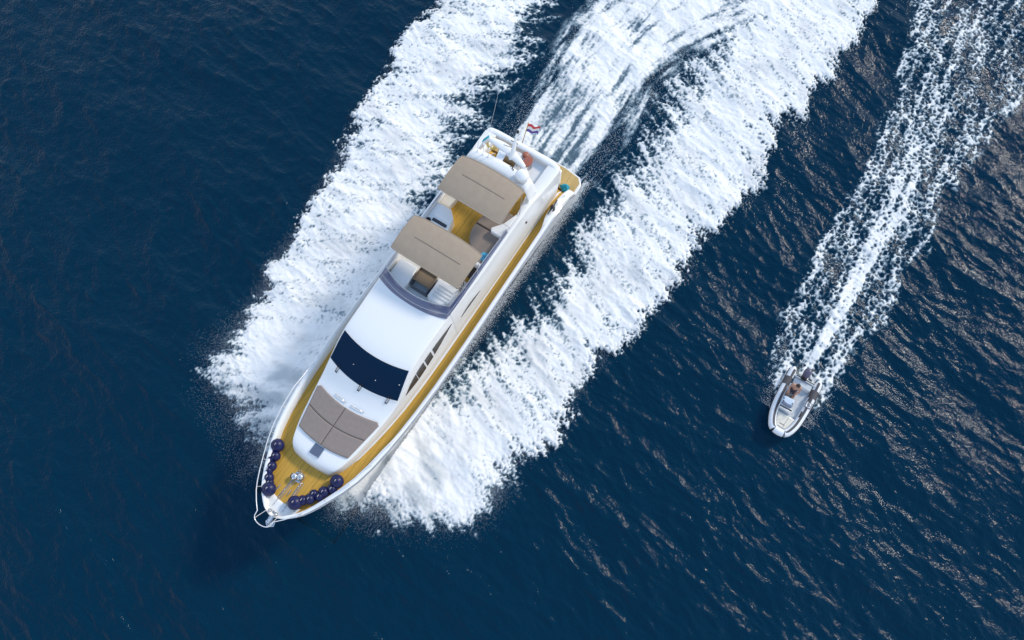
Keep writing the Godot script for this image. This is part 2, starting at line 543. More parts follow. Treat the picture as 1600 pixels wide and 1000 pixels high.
func make_spray() -> void:
	var drop := ArrayMesh.new()
	var st := SurfaceTool.new()
	st.begin(Mesh.PRIMITIVE_TRIANGLES)
	for k in 4:
		var a := Vector3(cos(TAU * k / 4), 0, sin(TAU * k / 4))
		var b := Vector3(cos(TAU * (k + 1) / 4), 0, sin(TAU * (k + 1) / 4))
		for top in [Vector3.UP, Vector3.DOWN]:
			st.add_vertex(a)
			st.add_vertex(top if top.y > 0 else b)
			st.add_vertex(b if top.y > 0 else top)
	st.generate_normals()
	drop = st.commit()
	drop.surface_set_material(0, mats.droplet)
	# thrown off the outer edges of the bow waves, densest beside the bow
	for b in 2:
		var line: Array = A_OUT if b == 0 else B_OUT
		var out := []
		for k in 60000:
			var f := 1.0 + 13.0 * pow(rng.randf(), 1.9)
			var i := int(f)
			var p := Vector2(line[i][0], line[i][1])
			var q := Vector2(line[i + 1][0], line[i + 1][1])
			var n := (q - p).normalized().orthogonal() * (1.0 if b == 0 else -1.0)
			var reach := lerpf(0.62 if b == 0 else 0.40, 0.16, smoothstep(3.5, 7.0, f))
			var d := -log(maxf(rng.randf(), 0.02)) * reach - 0.6
			var at := p.lerp(q, f - i) + n * d + Vector2(rng.randfn(0, 0.3), rng.randfn(0, 0.3))
			out.append([Vector3(at.x, 0.08 + rng.randf() * 0.75 * exp(-absf(d)) * lerpf(1.0, 0.35, smoothstep(3.0, 7.0, f)), at.y), rng.randf_range(0.002, 0.0075)])
		spray("spray", ["fine white spray thrown out beside the yacht's starboard bow", "fine white spray thrown out beside the yacht's port bow"][b], out, drop)
	# close along the port side and off the quarters
	var turn := Basis(Vector3.UP, deg_to_rad(YACHT_TURN))
	var side := []
	for k in 16000:
		var x := lerpf(8.0, 22.5, rng.randf())
		side.append([YACHT_AT + turn * Vector3(x, 0.06 + rng.randf() * 0.3, 2.15 + 0.25 * smoothstep(8.0, 20.0, x) + absf(rng.randfn(0, 0.20))), rng.randf_range(0.005, 0.014)])
	spray("spray", "fine white spray running along the yacht's port side", side, drop)
	var wash := []
	for k in 7000:
		var s := 22.2 + 12.0 * rng.randf()
		var w := 2.3 + (s - 22.0) * 0.03
		wash.append([YACHT_AT + turn * Vector3(s, 0.05 + rng.randf() * 0.3, (w + rng.randfn(0, 0.45)) * (1.0 if k % 2 == 0 else -1.0)), rng.randf_range(0.005, 0.015)])
	spray("spray", "fine white spray on both edges of the yacht's propeller wash", wash, drop)
	var small := []
	var tt := Basis(Vector3.UP, deg_to_rad(TENDER_TURN))
	for k in 5000:
		var s := 1.1 + 5.0 * pow(rng.randf(), 1.4)
		var sg := 1.0 if k % 2 == 0 else -1.0
		small.append([TENDER_AT + tt * Vector3(s, 0.04 + rng.randf() * 0.3 * exp(-(s - 1.0) * 0.4), sg * (0.8 + 0.22 * (s - 1.0) + rng.randfn(0, 0.18) + absf(rng.randfn(0, 0.14)))), rng.randf_range(0.005, 0.012)])
	spray("spray", "fine white spray on both sides of the inflatable tender", small, drop)


func spray(called: String, label: String, places: Array, drop: Mesh) -> void:
	var mm := MultiMesh.new()
	mm.transform_format = MultiMesh.TRANSFORM_3D
	mm.mesh = drop
	mm.instance_count = places.size()
	for k in places.size():
		mm.set_instance_transform(k, Transform3D(Basis(Vector3(0.3, 0.8, 0.5).normalized(), k * 1.7).scaled(Vector3.ONE * (places[k][1] as float)), places[k][0]))
	var o := MultiMeshInstance3D.new()
	taken[called] = taken.get(called, -1) + 1
	o.name = called if taken[called] == 0 else "%s_%03d" % [called, taken[called]]
	o.multimesh = mm
	add_child(o)
	describe(o, label, "spray", "", "stuff")

# ---------------------------------------------------------------- shapes

var group_n := 0


func begin() -> SurfaceTool:
	var st := SurfaceTool.new()
	st.begin(Mesh.PRIMITIVE_TRIANGLES)
	group_n = 0
	return st


func smooth(st: SurfaceTool) -> void:
	group_n += 1
	st.set_smooth_group(group_n)


func flat(st: SurfaceTool) -> void:
	st.set_smooth_group(-1)


func tri(st: SurfaceTool, a: Vector3, b: Vector3, c: Vector3) -> void:
	if (b - a).cross(c - a).length_squared() < 1e-14:
		return
	for p in [a, b, c]:
		st.set_uv(Vector2(p.z / 0.96, p.x / 3.84))
		st.add_vertex(p)


func quad(st: SurfaceTool, a: Vector3, b: Vector3, c: Vector3, d: Vector3) -> void:
	tri(st, a, b, c)
	tri(st, a, c, d)


func grid(st: SurfaceTool, rows: Array, closed := false) -> void:
	for j in rows.size() - 1:
		var r: PackedVector3Array = rows[j]
		var q: PackedVector3Array = rows[j + 1]
		var n := r.size()
		for i in (n if closed else n - 1):
			var k := (i + 1) % n
			quad(st, r[i], r[k], q[k], q[i])


func cap(st: SurfaceTool, ring: PackedVector3Array, up := true) -> void:
	var flat_ring := PackedVector2Array()
	for p in ring:
		flat_ring.append(Vector2(p.x, p.z))
	var t := Geometry2D.triangulate_polygon(flat_ring)
	for i in range(0, t.size(), 3):
		var a := ring[t[i]]
		var b := ring[t[i + 1]]
		var c := ring[t[i + 2]]
		if ((b - a).cross(c - a).y < 0.0) == up:
			tri(st, a, b, c)
		else:
			tri(st, a, c, b)


func inset(poly: PackedVector2Array, d: float) -> PackedVector2Array:
	var n := poly.size()
	var out := PackedVector2Array()
	var turn := 0.0
	for i in n:
		turn += poly[i].cross(poly[(i + 1) % n])
	var s := 1.0 if turn > 0.0 else -1.0
	for i in n:
		var e0 := (poly[i] - poly[(i + n - 1) % n]).normalized()
		var e1 := (poly[(i + 1) % n] - poly[i]).normalized()
		var n0 := Vector2(-e0.y, e0.x) * s
		var n1 := Vector2(-e1.y, e1.x) * s
		var m := n0 + n1
		out.append(poly[i] + m * (d / maxf(0.3, 1.0 + n0.dot(n1))))
	return out


func ring_at(poly: PackedVector2Array, y: float) -> PackedVector3Array:
	var out := PackedVector3Array()
	for p in poly:
		out.append(Vector3(p.x, y, p.y))
	return out


func prism(st: SurfaceTool, poly: PackedVector2Array, y0: float, y1: float, round_by := 0.0) -> void:
	# an upright block on an outline in x and z, its upper edge rounded
	var rows := [ring_at(poly, y0)]
	if round_by > 0.0:
		for k in 4:
			var a := k / 3.0 * PI / 2
			rows.append(ring_at(inset(poly, round_by * (1.0 - cos(a))), y1 - round_by * (1.0 - sin(a))))
	else:
		rows.append(ring_at(poly, y1))
	smooth(st) if round_by > 0.0 else flat(st)
	grid(st, rows, true)
	flat(st)
	cap(st, rows[-1], true)
	cap(st, rows[0], false)


func rect(x0: float, x1: float, z0: float, z1: float, r := 0.0) -> PackedVector2Array:
	var out := PackedVector2Array()
	if r <= 0.0:
		return PackedVector2Array([Vector2(x0, z0), Vector2(x1, z0), Vector2(x1, z1), Vector2(x0, z1)])
	var c := [Vector2(x1 - r, z0 + r), Vector2(x1 - r, z1 - r), Vector2(x0 + r, z1 - r), Vector2(x0 + r, z0 + r)]
	for k in 4:
		for i in 5:
			var a := (k - 1) * PI / 2 + i / 4.0 * PI / 2
			out.append(c[k] + Vector2(cos(a), sin(a)) * r)
	return out


func block(st: SurfaceTool, x0: float, x1: float, y0: float, y1: float, z0: float, z1: float, r := 0.02) -> void:
	prism(st, rect(x0, x1, z0, z1, r), y0, y1, minf(r, (y1 - y0) * 0.45))


func tube(st: SurfaceTool, path: Array, r: float, sides := 8, r_end := -1.0) -> void:
	smooth(st)
	var rows := []
	var n := path.size()
	var side := Vector3.ZERO
	for i in n:
		var d: Vector3 = ((path[mini(i + 1, n - 1)] as Vector3) - (path[maxi(i - 1, 0)] as Vector3)).normalized()
		if side == Vector3.ZERO:
			side = d.cross(Vector3.UP if absf(d.y) < 0.9 else Vector3.RIGHT).normalized()
		side = (side - d * side.dot(d)).normalized()
		var up := d.cross(side)
		var rr := r if r_end < 0.0 else lerpf(r, r_end, i / maxf(1.0, n - 1.0))
		var ring := PackedVector3Array()
		for k in sides:
			var a := TAU * k / sides
			ring.append((path[i] as Vector3) + (side * cos(a) + up * sin(a)) * rr)
		rows.append(ring)
	grid(st, rows, true)
	flat(st)
	for e in [0, n - 1]:
		var ring: PackedVector3Array = rows[e]
		for k in sides:
			tri(st, path[e], ring[k], ring[(k + 1) % sides])


func lathe(st: SurfaceTool, at: Vector3, profile: Array, sides := 20, basis := Basis.IDENTITY, squash := Vector3.ONE) -> void:
	smooth(st)
	var rows := []
	for p in profile:
		var ring := PackedVector3Array()
		for k in sides:
			var a := TAU * k / sides
			ring.append(at + basis * (Vector3(cos(a) * p[0], p[1], sin(a) * p[0]) * squash))
		rows.append(ring)
	grid(st, rows, true)


func ball(st: SurfaceTool, at: Vector3, r: float, sides := 16, squash := Vector3.ONE) -> void:
	var profile := []
	for k in sides / 2 + 1:
		var a := PI * k / (sides / 2) - PI / 2
		profile.append([cos(a) * r, sin(a) * r])
	lathe(st, at, profile, sides, Basis.IDENTITY, squash)


func done(st: SurfaceTool, called: String, m: Material, parent: Node3D) -> MeshInstance3D:
	st.generate_normals()
	st.index()
	var o := MeshInstance3D.new()
	o.name = called
	o.mesh = st.commit()
	o.mesh.surface_set_material(0, m)
	parent.add_child(o, true)
	if parent.has_meta("origin"):
		o.position = -(parent.get_meta("origin") as Vector3)
	return o


func sub(st: SurfaceTool, called: String, m: Material, parent: Node3D) -> MeshInstance3D:
	# a piece of a part: the part has already moved to its place
	st.generate_normals()
	st.index()
	var o := MeshInstance3D.new()
	o.name = called
	o.mesh = st.commit()
	o.mesh.surface_set_material(0, m)
	parent.add_child(o, true)
	return o


var taken := {}


func thing(called: String, label: String, category: String, group := "", base := Vector3.ZERO, on := YACHT_AT, turn := YACHT_TURN) -> Node3D:
	# a thing that stands at "base" in a boat's own axes
	var o := Node3D.new()
	taken[called] = taken.get(called, -1) + 1
	o.name = called if taken[called] == 0 else "%s_%03d" % [called, taken[called]]
	var t := Transform3D(Basis(Vector3.UP, deg_to_rad(turn)), on)
	o.transform = t * Transform3D(Basis.IDENTITY, base)
	if base != Vector3.ZERO:
		o.set_meta("origin", base)
	add_child(o)
	describe(o, label, category, group)
	return o


func tab(t: Array, x: float) -> float:
	# smooth curve through a table of [x, value]
	var n := t.size()
	if x <= t[0][0]:
		return t[0][1]
	if x >= t[n - 1][0]:
		return t[n - 1][1]
	var k := 0
	while t[k + 1][0] < x:
		k += 1
	var x0: float = t[k][0]
	var x1: float = t[k + 1][0]
	var y0: float = t[k][1]
	var y1: float = t[k + 1][1]
	var h := x1 - x0
	var d := (y1 - y0) / h
	var m0 := d
	var m1 := d
	if k > 0:
		m0 = (y1 - t[k - 1][1]) / (x1 - t[k - 1][0])
	if k < n - 2:
		m1 = (t[k + 2][1] - y0) / (t[k + 2][0] - x0)
	var u := (x - x0) / h
	return (2 * u * u * u - 3 * u * u + 1) * y0 + (u * u * u - 2 * u * u + u) * h * m0 + (3 * u * u - 2 * u * u * u) * y1 + (u * u * u - u * u) * h * m1


# ---------------------------------------------------------------- yacht: x metres aft of the stem, z to port

const BEAM := [[0.0, 0.16], [0.15, 0.5], [0.7, 1.08], [1.3, 1.45], [1.9, 1.74], [2.6, 2.04], [3.5, 2.32], [4.9, 2.55], [6.4, 2.69], [8.5, 2.77], [11.0, 2.78], [14.0, 2.75], [17.0, 2.72], [19.0, 2.70], [20.9, 2.66]]
const RAIL := [[0.0, 3.30], [3.0, 3.16], [6.0, 3.06], [10.0, 3.0], [16.0, 2.97], [18.0, 2.97], [19.2, 2.94], [19.9, 2.66], [20.4, 2.25], [20.9, 1.70]]
const DECK := [[0.0, 2.92], [2.5, 2.72], [6.0, 2.50], [10.0, 2.40], [19.4, 2.36], [19.9, 2.25], [20.4, 1.85], [20.9, 1.30]]
const FOOT := [[0.0, 0.05], [2.0, 0.26], [5.0, 0.52], [9.0, 0.70], [14.0, 0.77], [18.0, 0.84], [20.9, 0.92]]
const STATIONS := [0.0, 0.06, 0.15, 0.3, 0.5, 0.75, 1.05, 1.4, 1.9, 2.5, 3.2, 4.0, 5.0, 6.0, 7.0, 8.5, 10.0, 11.5, 13.0, 14.5, 16.0, 17.0, 17.6, 17.85, 18.1, 18.35, 18.6, 19.5, 20.3, 20.9]
const ROOF := [[2.62, 2.70], [2.66, 2.92], [2.74, 3.12], [2.9, 3.28], [3.2, 3.36], [3.8, 3.42], [5.4, 3.58], [5.9, 3.66], [6.3, 3.82], [6.62, 4.0], [7.1, 4.40], [7.5, 4.72], [7.9, 4.98], [8.3, 5.10], [9.0, 5.18], [10.0, 5.22], [11.0, 5.22]]
const ROOF_HALF := [[2.62, 0.92], [2.9, 1.2], [3.4, 1.40], [4.0, 1.56], [5.5, 1.80], [6.6, 1.90], [7.9, 1.82], [9.0, 1.80], [11.0, 1.85]]
const HOUSE_HALF := [[2.62, 0.98], [2.9, 1.28], [3.4, 1.50], [4.0, 1.64], [5.5, 1.86], [6.6, 1.97], [9.0, 2.05], [20.6, 2.02]]
const SKEW := 0.36 / (1.9 * 1.9)      # every cross line of the deckhouse bows forward amidships


func beam(x: float) -> float:
	return tab(BEAM, x)


func house(s: float, t: float) -> Vector3:
	# the deckhouse's skin: s aft along the centre line, t from -1 (starboard deck) over the roof to 1 (port deck)
	var k := absf(t)
	var top := tab(ROOF, s)
	var wt := tab(ROOF_HALF, s)
	var wb := tab(HOUSE_HALF, s)
	var foot := tab(DECK, s) - 0.06
	var tall := clampf(top - foot, 0.0, 1.0)
	var p: float
	var y: float
	if k <= 0.7:
		var f := k / 0.7
		p = wt * 0.95 * f
		y = top - 0.07 * tall * f * f
	elif k <= 0.82:
		var a := (k - 0.7) / 0.12 * PI / 2
		p = wt * (0.95 + 0.05 * sin(a))
		y = top - tall * (0.07 + 0.13 * (1.0 - cos(a)))
	else:
		var f := (k - 0.82) / 0.18
		p = lerpf(wt, wb, f)
		y = lerpf(top - tall * 0.20, foot, f)
	return Vector3(s + SKEW * p * p, y, p * signf(t))


func flank(x: float, y: float, sgn: float, off := 0.0) -> Vector3:
	# the deckhouse's side at a height
	var s := x - 0.36
	var top := tab(ROOF, s) - 0.20
	var f := clampf((top - y) / (top - tab(DECK, s) + 0.06), 0.0, 1.0)
	return Vector3(x, y, sgn * (lerpf(tab(ROOF_HALF, s), tab(HOUSE_HALF, s), f) + off))


func on_roof(s: float, p: float, off: float) -> Vector3:
	var t := p / (tab(ROOF_HALF, s) * 0.95) * 0.7
	var q := house(s, clampf(t, -0.7, 0.7))
	q.z = p
	q.x = s + SKEW * p * p
	q.y += off
	return q


func make_yacht() -> void:
	var y := thing("motor_yacht", "white motor yacht with teak side decks and two taupe awnings", "yacht")
	make_hull(y)
	make_house(y)
	make_flybridge(y)
	make_arch(y)
	make_foredeck(y)
	make_stern(y)


func make_hull(y: Node3D) -> void:
	var st := begin()
	for sgn in [-1.0, 1.0]:
		smooth(st)
		var rows := []
		for s in STATIONS:
			var b := beam(s)
			var top := tab(RAIL, s)
			var foot := tab(FOOT, s)
			var r := PackedVector3Array()
			for f in [-0.2, 0.0, 0.12, 0.2, 0.35, 0.55, 0.75, 0.9, 1.0]:
				var share := lerpf(foot, 1.0, pow(maxf(f, 0.0), 0.85)) * (0.7 if f < 0.0 else 1.0)
				if f > 0.15:
					share = minf(1.0, share + 0.02)
				var rake := 2.3 * exp(-s / 2.2) * pow(1.0 - maxf(f, 0.0), 1.2)
				r.append(Vector3(s + rake, top * f, sgn * b * share))
			if sgn < 0.0:
				r.reverse()
			rows.append(r)
		grid(st, rows)
	# stem and transom
	flat(st)
	var t := begin()
	var b := beam(20.9)
	quad(st, Vector3(20.9, 1.70, b), Vector3(20.9, 1.70, -b), Vector3(21.0, 0.3, -b * 0.95), Vector3(21.0, 0.3, b * 0.95))
	quad(st, Vector3(0.0, 3.3, -0.16), Vector3(0.0, 3.3, 0.16), Vector3(2.3, 0.0, 0.008), Vector3(2.3, 0.0, -0.008))
	done(st, "hull", mats.gelcoat, y)
	# bulwark: capping and inner face
	st = begin()
	for sgn in [-1.0, 1.0]:
		var outer := []
		var rows := []
		for s in STATIONS:
			var b2 := beam(s)
			var top := tab(RAIL, s)
			var d := tab(DECK, s)
			var wide: float = 0.17 + 0.20 * smoothstep(17.6, 18.6, s) if s > 0.3 else 0.17 * s / 0.3
			var r := PackedVector3Array()
			r.append(Vector3(s, top - 0.001, sgn * b2))
			r.append(Vector3(s, top + 0.02, sgn * (b2 - 0.025)))
			r.append(Vector3(s + 0.02, top + 0.02, sgn * maxf(b2 - wide + 0.02, 0.02)))
			r.append(Vector3(s + 0.03, top - 0.01, sgn * maxf(b2 - wide, 0.01)))
			r.append(Vector3(s + 0.06, d - 0.02, sgn * maxf(b2 - wide - 0.05, 0.005)))
			if sgn < 0.0:
				r.reverse()
			rows.append(r)
		smooth(st)
		grid(st, rows)
	done(st, "bulwark", mats.gelcoat, y)
	for sgn in [-1.0, 1.0]:
		st = begin()
		var path := []
		for s in STATIONS:
			path.append(Vector3(s + 0.05 * exp(-s), tab(RAIL, s) - 0.22, sgn * (beam(s) + 0.004)))
		tube(st, path, 0.035, 6)
		done(st, "rubbing_strake", mats.steel, y)
	# teak decks
	st = begin()
	smooth(st)
	var rows := []
	for s in STATIONS:
		if s < 0.45:
			continue
		var b3 := beam(s) - 0.20
		var r := PackedVector3Array()
		for k in 9:
			r.append(Vector3(s + 0.06, tab(DECK, s) + 0.03 * (1.0 - pow(k / 4.0 - 1.0, 2.0)), lerpf(-b3, b3, k / 8.0)))
		rows.append(r)
	grid(st, rows)
	done(st, "teak_deck", mats.teak, y)
	st = begin()
	smooth(st)
	rows = []
	for s in [0.02, 0.1, 0.2, 0.35, 0.5, 0.62, 0.66]:
		var b4 := maxf(beam(s) - 0.19, 0.04)
		var r := PackedVector3Array()
		for k in 7:
			var f := k / 3.0 - 1.0
			r.append(Vector3(s + 0.05 + (0.0 if s < 0.6 else 0.2 * f * f), tab(DECK, s) + (0.05 if s < 0.64 else -0.03) + 0.03 * (1.0 - f * f), b4 * f))
		rows.append(r)
	grid(st, rows)
	done(st, "stem_plate", mats.gelcoat, y)
	# white margin between the teak and the deckhouse
	for sgn in [-1.0, 1.0]:
		st = begin()
		smooth(st)
		rows = []
		for s in STATIONS:
			if s < 3.0:
				continue
			var w := tab(HOUSE_HALF, s - 0.36)
			var d := tab(DECK, s)
			var r := PackedVector3Array([Vector3(s, d + 0.09, sgn * (w - 0.03)), Vector3(s, d + 0.075, sgn * (w + 0.035)), Vector3(s, d - 0.01, sgn * (w + 0.05))])
			if sgn < 0.0:
				r.reverse()
			rows.append(r)
		grid(st, rows)
		done(st, "deck_margin", mats.gelcoat, y)


func make_house(y: Node3D) -> void:
	var st := begin()
	smooth(st)
	var ts := []
	for k in range(-10, 11):
		var f := k / 10.0
		ts.append(signf(f) * (absf(f) / 0.6 * 0.7 if absf(f) <= 0.6 else 0.7 + (absf(f) - 0.6) / 0.3 * 0.12 if absf(f) <= 0.9 else 1.0))
	ts[0] = -1.0
	ts[20] = 1.0
	var ss := [2.62, 2.64, 2.66, 2.7, 2.74, 2.82, 2.9, 3.05, 3.2, 3.5, 3.8, 4.3, 4.9, 5.4, 5.65, 5.9, 6.1, 6.3, 6.46, 6.62, 6.85, 7.1, 7.3, 7.5, 7.7, 7.9, 8.1, 8.3, 8.6, 9.0, 9.5, 10.0, 10.5, 10.95]
	var rows := []
	for s in ss:
		var r := PackedVector3Array()
		for t in ts:
			r.append(house(s, t))
		rows.append(r)
	grid(st, rows)
	flat(st)
	var last: PackedVector3Array = rows[-1]
	for i in last.size() - 1:      # bulkhead below the after edge of the roof
		quad(st, last[i], last[i + 1], Vector3(last[i + 1].x + 0.02, minf(last[i + 1].y, 4.5), last[i + 1].z), Vector3(last[i].x + 0.02, minf(last[i].y, 4.5), last[i].z))
	done(st, "deckhouse", mats.gelcoat, y)
	# windscreen under its dark blue cover, studs, wipers
	st = begin()
	smooth(st)
	rows = []
	for k in 9:
		var f := k / 8.0
		var s := lerpf(6.64, 7.92, f)
		var half := lerpf(1.84, 1.72, f)
		var r := PackedVector3Array()
		for i in 17:
			r.append(on_roof(s, half * (i / 8.0 - 1.0), 0.018))
		rows.append(r)
	grid(st, rows)
	var ws := done(st, "windscreen", mats.screen_cover, y)
	st = begin()
	smooth(st)
	var lo := []
	for i in 17:
		lo.append(on_roof(6.625, 1.85 * (i / 8.0 - 1.0), 0.016))
	tube(st, lo, 0.012, 5)
	lo = []
	for i in 17:
		lo.append(on_roof(7.94, 1.73 * (i / 8.0 - 1.0), 0.018))
	tube(st, lo, 0.012, 5)
	sub(st, "edge_trim", mats.gelcoat, ws)
	for p in [[7.18, -0.62], [7.12, 0.6], [7.28, 1.62]]:
		st = begin()
		ball(st, on_roof(p[0], p[1], 0.025), 0.025, 8)
		sub(st, "stud", mats.gelcoat, ws)
	for p in [-1.25, 0.1, 1.45]:
		st = begin()
		for d in [-0.045, 0.045]:
			tube(st, [on_roof(6.40, p + d - 0.02, 0.03), on_roof(6.62, p + d, 0.05), on_roof(6.74, p + d + 0.01, 0.05)], 0.014, 5)
		tube(st, [on_roof(6.42, p - 0.07, 0.03), on_roof(6.42, p + 0.03, 0.03)], 0.02, 5)
		sub(st, "wiper", mats.black, ws)
	# grab rails abaft the sun pads
	for p in [[-0.74, -0.12], [0.14, 0.80]]:
		st = begin()
		tube(st, [on_roof(5.72, p[0], 0.0), on_roof(5.72, p[0], 0.05), on_roof(5.72, (p[0] + p[1]) / 2, 0.055), on_roof(5.72, p[1], 0.05), on_roof(5.72, p[1], 0.0)], 0.018, 6)
		done(st, "grab_rail", mats.steel, y)
	# side windows: a slim lens of four dark panes and a sliver abaft it, on both sides
	var low := [[7.42, 3.60], [8.2, 3.46], [9.0, 3.52], [10.0, 3.76], [11.2, 4.24]]
	var high := [[7.42, 3.64], [7.9, 4.02], [8.6, 4.26], [9.4, 4.33], [10.2, 4.33], [11.2, 4.27]]
	for sgn in [-1.0, 1.0]:
		for cut in [[7.42, 8.36], [8.40, 8.98], [9.08, 9.56], [9.68, 11.2]]:
			st = begin()
			flat(st)
			var up := PackedVector3Array()
			var down := PackedVector3Array()
			for k in 7:
				var x := lerpf(cut[0], cut[1], k / 6.0)
				up.append(flank(x, tab(high, x), sgn, 0.014))
				down.append(flank(x, tab(low, x), sgn, 0.014))
			grid(st, [up, down] if sgn > 0 else [down, up])
			done(st, "side_window", mats.window, y)
		st = begin()
		flat(st)
		for k in 8:
			var x0 := 11.75 + k * 0.19
			var x1 := x0 + 0.19
			var h0 := 0.17 * sin(PI * (k / 8.0))
			var h1 := 0.17 * sin(PI * ((k + 1) / 8.0))
			quad(st, fly_side(x0, 3.75 + h0 + 0.03 * k, sgn), fly_side(x1, 3.75 + h1 + 0.03 * (k + 1), sgn), fly_side(x1, 3.72 + 0.03 * (k + 1), sgn), fly_side(x0, 3.72 + 0.03 * k, sgn))
		done(st, "side_window", mats.window, y)
	# hatch on the coachroof
	st = begin()
	var hc := on_roof(3.31, 0.0, 0.0)
	prism(st, rect(3.05, 3.58, -0.27, 0.27, 0.05), hc.y - 0.05, hc.y + 0.025, 0.015)
	var h := done(st, "hatch", mats.steel, y)
	st = begin()
	prism(st, rect(3.08, 3.55, -0.24, 0.24, 0.04), hc.y + 0.02, hc.y + 0.034, 0.006)
	sub(st, "pane", mats.hatch_glass, h)


func fly_side(x: float, yy: float, sgn: float, off := 0.012) -> Vector3:
	var rim := tab(FLY_RIM, x)
	var f := clampf((yy - 2.34) / (rim - 2.34), 0.0, 1.0)
	var full := smoothstep(11.2, 13.5, x)
	return Vector3(x, yy, sgn * (lerpf(2.06, lerpf(1.845, 1.94, full), f) + 0.05 * sin(f * PI) * full + 0.12 * smoothstep(17.5, 19.9, x) * f + off))


const FLY_RIM := [[10.9, 5.18], [12.0, 5.22], [15.0, 5.22], [17.5, 5.14], [18.6, 4.92], [20.5, 4.78]]
const FLOOR := 4.5


func make_flybridge(y: Node3D) -> void:
	var st := begin()
	for sgn in [-1.0, 1.0]:
		var rows := []
		for k in 26:
			var x := lerpf(11.28, 20.0, k / 25.0)
			var rim := tab(FLY_RIM, x)
			var cw := lerpf(0.16, 0.42, smoothstep(16.5, 18.5, x))
			var r := PackedVector3Array()
			for f in [0.0, 0.25, 0.5, 0.75, 0.95]:
				r.append(fly_side(x, lerpf(2.34, rim, f), sgn, 0.0))
			r.append(fly_side(x, rim, sgn, 0.0))
			r.append(Vector3(x, rim + 0.02, sgn * (absf(fly_side(x, rim, sgn, 0.0).z) - 0.05)))
			r.append(Vector3(x, rim + 0.02, sgn * (1.90 - cw)))
			r.append(Vector3(x, rim - 0.01, sgn * (1.88 - cw)))
			r.append(Vector3(x, FLOOR - 0.03, sgn * (1.86 - cw)))
			if sgn > 0.0:
				r.reverse()
			rows.append(r)
		smooth(st)
		grid(st, rows)
	# rounded after end of the flybridge
	var outer := PackedVector2Array()
	var inner := PackedVector2Array()
	for k in 25:
		var a := PI * (k / 24.0 - 0.5)
		var ex := pow(absf(cos(a)), 0.35)
		var ez := signf(sin(a)) * pow(absf(sin(a)), 0.35)
		outer.append(Vector2(19.95 + 0.42 * ex, 2.06 * ez))
		inner.append(Vector2(19.95 - 0.12 + 0.22 * ex, 1.62 * ez))
	var rim2 := 4.79
	var rr := []
	for h in [[0, 4.05], [0, 4.6], [0.02, 4.76], [0.05, rim2 + 0.015]]:
		var r := PackedVector3Array()
		for q in outer:
			r.append(Vector3(q.x - h[0], h[1], q.y * (1.0 - h[0] / 2.0)))
		rr.append(r)
	for h in [[0, rim2 + 0.015], [-0.02, rim2 - 0.02], [-0.03, FLOOR - 0.03]]:
		var r := PackedVector3Array()
		for q in inner:
			r.append(Vector3(q.x + h[0], h[1], q.y))
		rr.append(r)
	smooth(st)
	grid(st, rr)
	done(st, "flybridge_coaming", mats.gelcoat, y)
	# floors
	st = begin()
	flat(st)
	prism(st, rect(13.1, 18.7, -1.74, 1.74), FLOOR - 0.08, FLOOR)
	done(st, "flybridge_teak_floor", mats.teak, y)
	st = begin()
	prism(st, rect(11.0, 13.1, -1.76, 1.76), FLOOR - 0.08, FLOOR + 0.012)
	done(st, "flybridge_floor", mats.gelcoat, y)
	st = begin()
	prism(st, PackedVector2Array([Vector2(18.7, 0.05), Vector2(20.35, 0.05), Vector2(20.35, 1.5), Vector2(18.7, 1.5)]), FLOOR - 0.08, FLOOR + 0.012)
	done(st, "flybridge_floor", mats.gelcoat, y)
	# tinted wind deflector round the front and sides, with its rail
	st = begin()
	smooth(st)
	var lower := PackedVector3Array()
	var upper := PackedVector3Array()
	var mid := []
	var crown := []
	for k in 41:
		var f := k / 20.0 - 1.0
		var a := absf(f)
		var sg := signf(f)
		var lo: Vector3
		var up: Vector3
		if a < 0.5:
			var p := a / 0.5
			lo = Vector3(10.64 + 0.36 * p * p, 5.20, sg * 1.83 * p)
			up = Vector3(11.05 + 0.42 * p * p, 5.56, sg * 1.68 * p)
		else:
			var p := (a - 0.5) / 0.5
			lo = Vector3(11.0 + 4.9 * p, tab(FLY_RIM, 11.0 + 4.9 * p) + 0.01, sg * lerpf(1.83, 1.86, minf(p * 6.0, 1.0)))
			up = Vector3(11.47 + 4.5 * p, tab(FLY_RIM, 11.47 + 4.5 * p) + lerpf(0.35, 0.12, p), sg * lerpf(1.68, 1.74, minf(p * 6.0, 1.0)))
		lower.append(lo)
		upper.append(up)
		mid.append(lo.lerp(up, 0.36) + Vector3(0, 0.012, 0))
		crown.append(up)
	grid(st, [upper, lower])
	var w := done(st, "wind_deflector", mats.tinted, y)
	st = begin()
	tube(st, mid, 0.014, 5)
	sub(st, "rail", mats.steel, w)
	st = begin()
	tube(st, crown, 0.018, 5)
	sub(st, "top_trim", mats.steel, w)
	# forward cockpit of the flybridge: moulded dash, helm, companion box
	st = begin()
	prism(st, PackedVector2Array([Vector2(11.45, -1.62), Vector2(12.35, -1.62), Vector2(12.35, -0.66), Vector2(11.2, -0.62), Vector2(11.13, -1.0)]), FLOOR, 5.02, 0.06)
	done(st, "dash_moulding", mats.gelcoat, y)
	st = begin()
	prism(st, PackedVector2Array([Vector2(11.5, 0.42), Vector2(12.5, 0.42), Vector2(12.5, 1.55), Vector2(11.75, 1.58), Vector2(11.35, 1.2), Vector2(11.3, 0.6)]), FLOOR, 5.06, 0.12)
	var helm := done(st, "helm_console", mats.gelcoat, y)
	for k in 4:
		st = begin()
		block(st, 11.62 + k * 0.17, 11.70 + k * 0.17, 5.05, 5.085, 0.62, 1.4, 0.012)
		sub(st, "ridge", mats.gelcoat, helm)
	st = begin()
	prism(st, rect(11.52, 12.45, -0.56, 0.32, 0.03), FLOOR, 4.98, 0.03)
	var box := done(st, "companion_box", mats.locker_side, y)
	st = begin()
